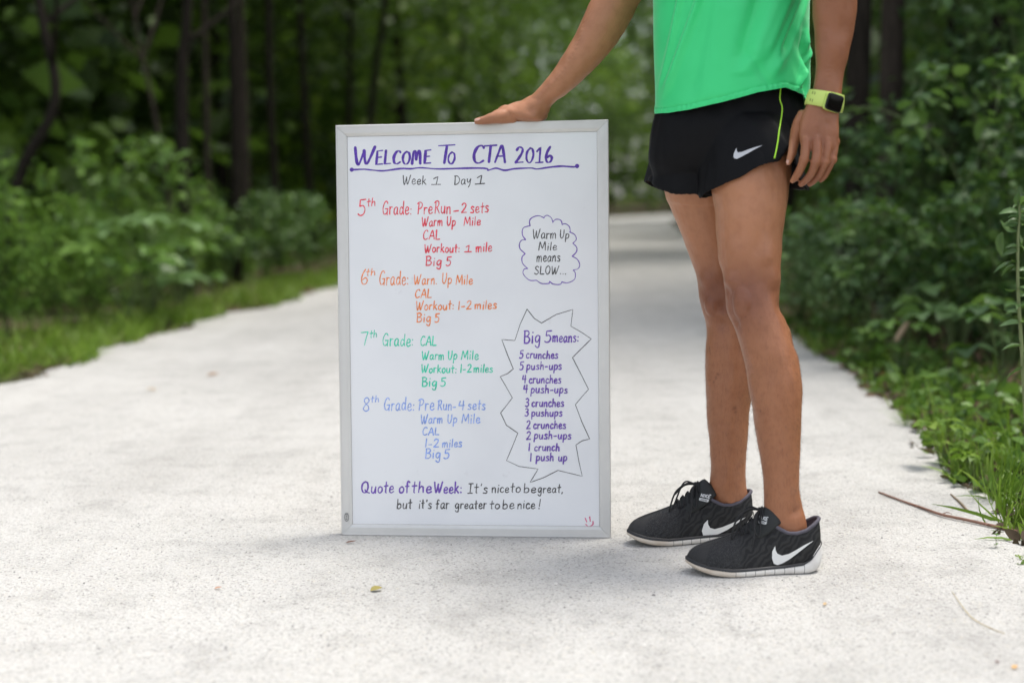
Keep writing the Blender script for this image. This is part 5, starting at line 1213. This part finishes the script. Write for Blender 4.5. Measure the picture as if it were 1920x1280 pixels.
# ---- individual plants
def on_ground(px, py):
    q = gnd(px, py)
    for _ in range(6): q = gnd(px, py, float(terr(q[0], q[1])))
    return q
def weed_proto(kind, seed):
    r = np.random.default_rng(seed); st = MB(); parts = []
    if kind == 'spire':                                      # tall stem with whorls of narrow leaves
        H = 1.0; top = np.array([.05, .0, H]); P = cr([[0, 0, 0], [.02, .01, .5], top], 10); st.tube(P, [.006, .003], 6, 1)
        n = 95; k = np.sort(r.uniform(.12, 1, n)); B = np.stack([np.interp(k, np.linspace(0, 1, len(P)), P[:, i]) for i in range(3)], -1)
        a = np.arange(n) * 2.4; lift = .25 + 1.1 * np.clip((k - .75) / .25, 0, 1)
        d = np.stack([np.cos(a), np.sin(a), lift], -1); ln = .13 * (1 - .55 * np.clip((k - .6) / .4, 0, 1)) * r.uniform(.8, 1.2, n)
        parts.append(leaves(B, d, np.tile([0, 0, 1.], (n, 1)), ln, ln * .20, .45, .3, 'lance'))
        for j in range(2):
            e = np.array([r.normal() * .14, r.normal() * .14, .8]); Q = cr([[0, 0, 0], e * [.7, .7, .5], e], 8); st.tube(Q, [.005, .002], 5, 1)
            n = 60; k = r.uniform(.2, 1, n); B = np.stack([np.interp(k, np.linspace(0, 1, len(Q)), Q[:, i]) for i in range(3)], -1); a = np.arange(n) * 2.4
            d = np.stack([np.cos(a), np.sin(a), .3 + .8 * (k > .85)], -1); ln = .11 * r.uniform(.7, 1.1, n); parts.append(leaves(B, d, np.tile([0, 0, 1.], (n, 1)), ln, ln * .2, .45, .3, 'lance'))
    elif kind == 'broad':                                    # big soft leaves on short stalks
        for j in range(9):
            a = r.random() * 6.28; L = r.uniform(.2, .5); e = np.array([math.cos(a) * L * .6, math.sin(a) * L * .6, r.uniform(.22, .55)])
            Q = cr([[0, 0, 0], e * [.5, .5, .75], e], 5); st.tube(Q, [.005, .003], 5, 1)
            n = 4; B = np.repeat(e[None], n, 0); aa = a + np.array([-1.0, 0, 1.0, 2.6]); d = np.stack([np.cos(aa), np.sin(aa), np.full(n, .15)], -1)
            ln = r.uniform(.11, .19, n); parts.append(leaves(B, d, unit(np.array([0, 0, 1.]) + r.normal(size=(n, 3)) * .25), ln, ln * .78, .4, .22))
    elif kind == 'bush':                                     # arching twigs with many small leaves
        for j in range(15):
            a = r.random() * 6.28; L = r.uniform(.35, .8); hgt = r.uniform(.45, 1.15)
            Q = cr([[0, 0, 0], [math.cos(a) * L * .35, math.sin(a) * L * .35, hgt * .75], [math.cos(a) * L * .8, math.sin(a) * L * .8, hgt], [math.cos(a) * L * 1.15, math.sin(a) * L * 1.15, hgt * .82]], 6)
            st.tube(Q, [.006, .002], 5, 1)
            n = 52; k = r.uniform(.2, 1, n); B = np.stack([np.interp(k, np.linspace(0, 1, len(Q)), Q[:, i]) for i in range(3)], -1) + r.normal(size=(n, 3)) * .035
            ln = r.uniform(.045, .085, n); parts.append(leaves(B, rdir(r, n, .1), unit(r.normal(size=(n, 3)) * .4 + [0, 0, 1]), ln, ln * .66, .3, .25))
    elif kind == 'shrub':                                    # tall shrub hung with leaves from the ground up
        for j in range(20):
            a = r.random() * 6.28; L = r.uniform(.2, .75); hgt = r.uniform(1.6, 3.2)
            Q = cr([[0, 0, 0], [math.cos(a) * L * .5, math.sin(a) * L * .5, hgt * .5], [math.cos(a) * L, math.sin(a) * L, hgt * .85], [math.cos(a) * L * 1.5, math.sin(a) * L * 1.5, hgt]], 6)
            st.tube(Q, [.010, .003], 5, 1)
            n = 85; k = r.uniform(.08, 1, n); B = np.stack([np.interp(k, np.linspace(0, 1, len(Q)), Q[:, i]) for i in range(3)], -1) + r.normal(size=(n, 3)) * .085
            ln = r.uniform(.06, .115, n); parts.append(leaves(B, rdir(r, n, -.1), unit(r.normal(size=(n, 3)) * .4 + [0, -.2, 1]), ln, ln * .68, .3, .25))
    elif kind == 'tuft':
        n = 42; B = np.concatenate([r.normal(size=(n, 2)) * .035, np.zeros((n, 1))], 1); d = unit(np.concatenate([B[:, :2] * 9 + r.normal(size=(n, 2)) * .18, np.ones((n, 1))], 1))
        ln = r.uniform(.14, .40, n); parts.append(leaves(B, d, np.cross(d, [0.3, .2, .1]), ln, r.uniform(.0045, .009, n), .40, .1, 'blade')); st.tube([[0, 0, -.01], [.003, 0, .05], [.0, 0, .12]], .003, 5, 2)
    elif kind == 'seedling':
        st.tube([[0, 0, 0], [.004, 0, .06], [0, 0, .13]], [.0028, .0018], 5, 3)
        for zz_, n, ln in ((.045, 2, .05), (.09, 2, .06), (.13, 4, .045)):
            a = np.arange(n) * 6.283 / n + zz_ * 40; parts.append(leaves(np.tile([0, 0, zz_], (n, 1)), np.stack([np.cos(a), np.sin(a), np.full(n, .35 + zz_ * 3)], -1), np.tile([0, 0, 1.], (n, 1)), ln, ln * .5, .35, .25))
    elif kind == 'creeper':
        st.tube([[0, 0, .006], [-.08, .02, .012], [-.18, .01, .008]], [.002, .001], 5, 4)
        n = 34; k = r.random(n); B = np.stack([-.2 * k, .02 * np.sin(k * 5) + r.normal(size=n) * .006, np.full(n, .012)], -1); a = r.random(n) * 6.28
        parts.append(leaves(B, np.stack([np.cos(a), np.sin(a), np.full(n, .4)], -1), np.tile([0, 0, 1.], (n, 1)), r.uniform(.014, .026, n), .010, .2, .2))
    return st.mesh('stem'), leafmesh('foliage', parts, seed)
PROTO = {k: [weed_proto(k, 60 + i + 10 * j) for j in range(2)] for i, k in enumerate(('spire', 'broad', 'bush', 'tuft', 'seedling', 'creeper', 'shrub'))}
def plant(kind, px, py, hpx, name, label, cat, m, var=0, rot=0.0, group=None, tilt=(0, 0)):
    st, lf = PROTO[kind][var]
    q = on_ground(px, py)
    H = {'spire': 1.0, 'broad': .56, 'bush': 1.15, 'tuft': .36, 'seedling': .15, 'creeper': .2, 'shrub': 3.0}[kind]
    sc = hpx / FPX * q[1] / H
    o = empty(name, tuple(q)); o.rotation_euler = (tilt[0], tilt[1], rot); o.scale = (sc,) * 3
    a, b = link('stem', st, None, o), link('foliage', lf, None, o)
    if not st.materials: st.materials.append(stem_m)
    if not lf.materials: lf.materials.append(m)
    b.material_slots[0].link = 'OBJECT'; b.material_slots[0].material = m
    tag(o, label, cat, group); return o
def stand(name, n, seed, s0, s1, t0, t1, m):
    r = np.random.default_rng(seed); parts = []
    for i in range(n):
        s = r.uniform(s0, s1); q = pw(s, t0 + (t1 - t0) * r.random()); q[2] = terr(q[0], q[1]); H = r.uniform(.45, .95); top = np.array([r.normal() * .08, r.normal() * .08, H])
        k_ = 75; k = np.sort(r.uniform(.1, 1, k_)); B = q + top * k[:, None]; a = np.arange(k_) * 2.4
        d = np.stack([np.cos(a), np.sin(a), .2 + 1.1 * np.clip((k - .75) / .25, 0, 1)], -1); ln = .115 * (1 - .5 * np.clip((k - .6) / .4, 0, 1)) * r.uniform(.8, 1.2, k_)
        parts.append(leaves(B, d, np.tile([0, 0, 1.], (k_, 1)), ln, ln * .22, .45, .3, 'lance'))
    return tag(link(name, leafmesh(name, parts, seed), m), kind='stuff')
stand('weeds', 75, 91, 6.0, 15, -3.5, -4.7, M_spire)
GL_ = 'leafy weeds along the left side of the path'
for i, (k, x, y, h, m, lab) in enumerate((
    ('spire', 12, 642, 335, M_spire, 'tall narrow-leaved weed cut by the left picture edge'),
    ('spire', 112, 620, 300, M_spire, 'tall narrow-leaved weed with a feathery top, second from left'),
    ('spire', 60, 630, 250, M_spire, 'shorter feathery weed between the two tallest weeds at left'),
    ('spire', 175, 620, 225, M_spire, 'feathery weed just left of the pale broad-leaved plant'),
    ('spire', 330, 585, 185, M_spire, 'small feathery weed rising behind the pale broad-leaved plant'),
    ('broad', 282, 608, 210, M_pale, 'pale broad-leaved plant leaning out over the grass verge'),
    ('broad', 235, 620, 165, M_weed, 'low broad-leaved plant at the grass verge, left of the pale one'),
    ('broad', 350, 590, 140, M_weed, 'broad-leaved plant right of the pale one on the left verge'),
    ('bush', 190, 567, 330, M_weed, 'tallest leafy bush in front of the left wood'),
    ('bush', 75, 582, 280, M_weed, 'leafy bush behind the feathery weeds at far left'),
    ('bush', 300, 547, 245, M_weed, 'leafy bush behind the pale broad-leaved plant'),
    ('bush', 420, 537, 195, M_mid, 'dark leafy bush halfway along the left verge'),
    ('bush', 500, 527, 180, M_mid, 'dark leafy bush further along the left verge towards the whiteboard'),
    ('bush', 575, 517, 180, M_pale, 'greyish bush at the left edge of the whiteboard'))):
    plant(k, x, y, h, 'bush' if k == 'bush' else 'weed', lab, 'bush' if k == 'bush' else 'weed', m, i % 2, i * 1.7, GL_)
GR_ = 'bushes and weeds along the right side of the path'
for i, (k, x, y, h, m, lab) in enumerate((
    ('bush', 1500, 610, 240, M_pale, 'pale leafy bush just behind the bare knees'),
    ('bush', 1565, 625, 235, M_pale, 'bush with a pale arching spray to the right of the bare legs'),
    ('bush', 1640, 655, 190, M_pale, 'small-leaved bush at the foot of the brownish trunk'),
    ('bush', 1730, 640, 330, M_mid, 'tall small-leaved bush right of the brownish trunk'),
    ('bush', 1800, 650, 470, M_mid, 'highest small-leaved bush filling the right side'),
    ('bush', 1870, 670, 400, M_mid, 'dark bush behind the tall wilted stalk'),
    ('bush', 1905, 640, 560, M_mid, 'tallest dark bush at the right picture edge'),
    ('bush', 1735, 610, 430, M_mid, 'bush with bright yellowish leaf tips high at right'),
    ('shrub', 1775, 548, 640, M_mid, 'tall leafy shrub just right of the brownish trunk'),
    ('shrub', 1850, 556, 700, M_mid, 'tall shrub hung with leaves between trunk and picture edge'),
    ('shrub', 1945, 572, 780, M_mid, 'tallest leafy shrub, cut by the right picture edge'),
    ('broad', 1690, 715, 120, M_weed, 'broad-leaved plant beside the path below the pale stick'),
    ('broad', 1790, 700, 170, M_pale, 'broad-leaved plant with a large drooping leaf at right'),
    ('broad', 1880, 745, 190, M_mid, 'broad-leaved plant under the tall wilted stalk'),
    ('broad', 1620, 690, 80, M_weed, 'low broad-leaved plant where the path edge meets the legs'),
    ('seedling', 1740, 800, 105, M_weed, 'upright young weed with curled leaves at the path edge'),
    ('seedling', 1845, 800, 78, M_weed, 'young weed with a heart-shaped top leaf above bare soil'),
    ('broad', 1765, 880, 95, M_grass, 'bright green leafy weed spilling onto the path'),
    ('broad', 1830, 905, 75, M_grass, 'bright green weed behind the tallest grass tuft'),
    ('seedling', 1868, 1030, 32, M_weed, 'tiny sprout alone on the gravel below the long red twig'),
    ('creeper', 1912, 1062, 70, M_grass, 'tiny-leaved creeper lying flat on the gravel at lower right'))):
    nm = {'bush': 'bush', 'shrub': 'shrub', 'broad': 'weed', 'seedling': 'weed', 'creeper': 'creeper'}[k]
    plant(k, x, y, h, nm, lab, nm, m, i % 2, i * 2.1, GR_)
GT_ = 'grass tufts on the right verge'
for i, (x, y, h, lab) in enumerate(((1905, 985, 190, 'tallest bright grass tuft at the right picture edge'), (1868, 940, 130, 'grass tuft left of the tallest tuft'), (1815, 900, 95, 'grass tuft behind the end of the small brown twig'),
    (1700, 800, 70, 'small grass tuft by the upright young weed'), (1885, 890, 150, 'grass tuft behind the tallest tuft'), (1770, 850, 70, 'small grass tuft amid bright green weeds'))):
    plant('tuft', x, y, h, 'grass_tuft', lab, 'grass tuft', M_grass, i % 2, i * 1.1, GT_)
for i, (x, y, h, lab) in enumerate(((20, 688, 60, 'grass tuft creeping onto the path at the left picture edge'), (70, 678, 45, 'small grass tuft on the path edge near the left picture edge'), (205, 652, 40, 'low grass tuft spreading onto the path at left'))):
    plant('tuft', x, y, h, 'grass_tuft', lab, 'grass tuft', M_grass, i % 2, i * 1.9)
# tall wilted stalk, nearly in focus
r = np.random.default_rng(77)
Ys = 3.42
P = cr([un(1930, 900, Ys), un(1922, 760, Ys), un(1915, 640, Ys), un(1909, 540, Ys), un(1909, 450, Ys), un(1912, 400, Ys), un(1910, 375, Ys)], 6)
P[0][2] = max(float(terr(P[0][0], P[0][1])), P[0][2] * 0)
stk = empty('wilted_stalk', tuple(P[0])); tag(stk, 'tall pale-green stalk with shrivelled twisted leaves at the right picture edge', 'plant')
SI = Matrix.Translation((-Vector(stk.location)))
m = MB(); m.tube(P, [.0052, .0045, .0035, .0022], 8, 1)
o = link('stem', m.mesh('stem'), simple('pale_stem', (.20, .24, .10), .6, noise=.25), stk); o.matrix_parent_inverse = SI
parts = []
for (x, y, dx, dy, ln, wd) in ((1909, 398, -34, -6, .040, .012), (1908, 418, -24, 2, .032, .010), (1907, 432, -32, -10, .042, .013), (1880, 435, -6, 40, .055, .014), (1908, 468, -34, 6, .042, .008), (1906, 492, -46, 4, .055, .010), (1906, 498, -30, 8, .040, .014), (1908, 540, -24, 8, .032, .009), (1910, 575, -26, 2, .034, .008),
                               (1914, 605, -44, -4, .046, .010), (1918, 650, -36, -6, .046, .014), (1910, 385, -4, -18, .03, .012), (1912, 382, 8, -12, .026, .010), (1911, 395, 12, 10, .03, .012), (1911, 410, 14, 4, .03, .01), (1909, 440, 14, 14, .03, .01), (1908, 460, 16, 2, .03, .01), (1909, 545, 14, 4, .03, .01), (1924, 690, -44, 8, .05, .012)):
    b = un(x, y, Ys); e = un(x + dx, y + dy, Ys + r.normal() * .01)
    parts.append(leaves(b[None], (e - b)[None] + np.array([[0, r.normal() * .012, 0]]), r.normal(size=(1, 3)) * .6 + [0, -.5, 1], ln * 1.15, wd * 1.7, .35, .6, 'lance'))
o = link('foliage', leafmesh('foliage', parts, 5), M_pale, stk); o.matrix_parent_inverse = SI

for i in range(26):
    k_ = r.random(); b = P[int(k_ * .8 * (len(P) - 1)) + int(.2 * (len(P) - 1))]; a_ = r.random() * 6.28; ln = .028 + .02 * (1 - k_)
    parts.append(leaves(b[None], np.array([[math.cos(a_), math.sin(a_), .35]]), np.array([[0, -.3, 1.]]) + r.normal(size=(1, 3)) * .3, ln, ln * .36, .5, .5, 'lance'))
bpy.data.objects.remove(o); o = link('foliage', leafmesh('foliage', parts, 5), M_pale, stk); o.matrix_parent_inverse = SI

# ---- twigs and litter
def twig(name, pts, r0, label, cat, m, side=()):
    P = [np.array(gnd(x, y, z_)) for x, y, z_ in pts]
    mb_ = MB(); mb_.tube(P, r0, 7, 5)
    for (i, a) in side:
        q = P[i]; mb_.tube([q, q + np.array([a * .012, -.006, .006]), q + np.array([a * .02, -.014, .004])], [.0014, .0008], 5, 3)
    V0 = P[0]; o = link(name, mb_.mesh(name), m); return tag(o, label, cat)
twig('twig', [(1648, 922, .007), (1690, 938, .008), (1728, 951, .008), (1765, 964, .010), (1812, 974, .010), (1860, 985, .009), (1906, 996, .007)], [.0022, .0030, .0034, .0036, .0042], 'long reddish-brown twig lying on the gravel at the right', 'twig', twig_m, ((2, -1), (3, 1), (5, -1)))
twig('twig', [(1783, 926, .006), (1800, 941, .007), (1812, 954, .006), (1824, 962, .005)], [.002, .003, .0015], 'short brown twig on the gravel above the long reddish one', 'twig', simple('brown_twig', (.22, .16, .10), .8, noise=.3))
twig('grass_straw', [(1785, 1108, .006), (1806, 1138, .008), (1826, 1160, .007), (1860, 1178, .006), (1884, 1187, .005)], [.0005, .0009, .0005], 'dry straw-coloured grass stem lying on the gravel at lower right', 'straw', simple('dry_straw', (.48, .38, .20), .7))
q = on_ground(1692, 700)
sp_ = MB(); a, b = un(1679, 640, q[1]), un(1705, 598, q[1]); sp_.tube([a, (a + b) / 2 + np.array([.004, 0, .004]), b], [.010, .013, .006], 7, 4)
tag(link('stick', sp_.mesh('stick'), simple('peeled_wood', (.50, .36, .24), .7, noise=.2)), 'pale peeled stick standing tilted among the right-hand leaves', 'stick')
def litter(px, py, l, w, rot, col, label, cat='dead leaf', name='dead_leaf'):
    q = gnd(px, py, .006); d = np.array([[math.cos(rot), math.sin(rot), .05]])
    o = link(name, leafmesh(name, [leaves(q[None], d, np.array([[.1, -.2, 1.]]), l, w, -.15, .5)], 3), simple('litter_' + str(px), col, .8, noise=.3, nscale=120)); return tag(o, label, cat)
litter(694, 1107, .024, .018, .3, (.30, .25, .07), 'curled yellowish dead leaf on the gravel in front of the whiteboard')
litter(648, 1017, .024, .008, .0, (.17, .09, .06), 'small dark brown leaf under the lower left whiteboard corner')
litter(388, 704, .055, .026, .2, (.34, .21, .12), 'brown dead leaf on the path left of the whiteboard')
litter(292, 732, .045, .022, 2.8, (.42, .34, .24), 'pale tan dead leaf on the path at left')
litter(1898, 1252, .012, .009, .5, (.55, .33, .13), 'tan leaf scrap in the bottom right corner')
litter(1872, 1243, .010, .007, 1.8, (.16, .10, .09), 'dark leaf scrap near the bottom right corner')
litter(1545, 1134, .012, .007, 1.1, (.50, .36, .20), 'tan leaf scrap on the gravel below the nearer shoe heel')
litter(402, 1103, .014, .008, .2, (.40, .24, .16), 'reddish leaf scrap on the gravel at lower left')
litter(1655, 705, .05, .03, 1.0, (.34, .13, .05), 'orange-brown dead leaf at the right path edge')
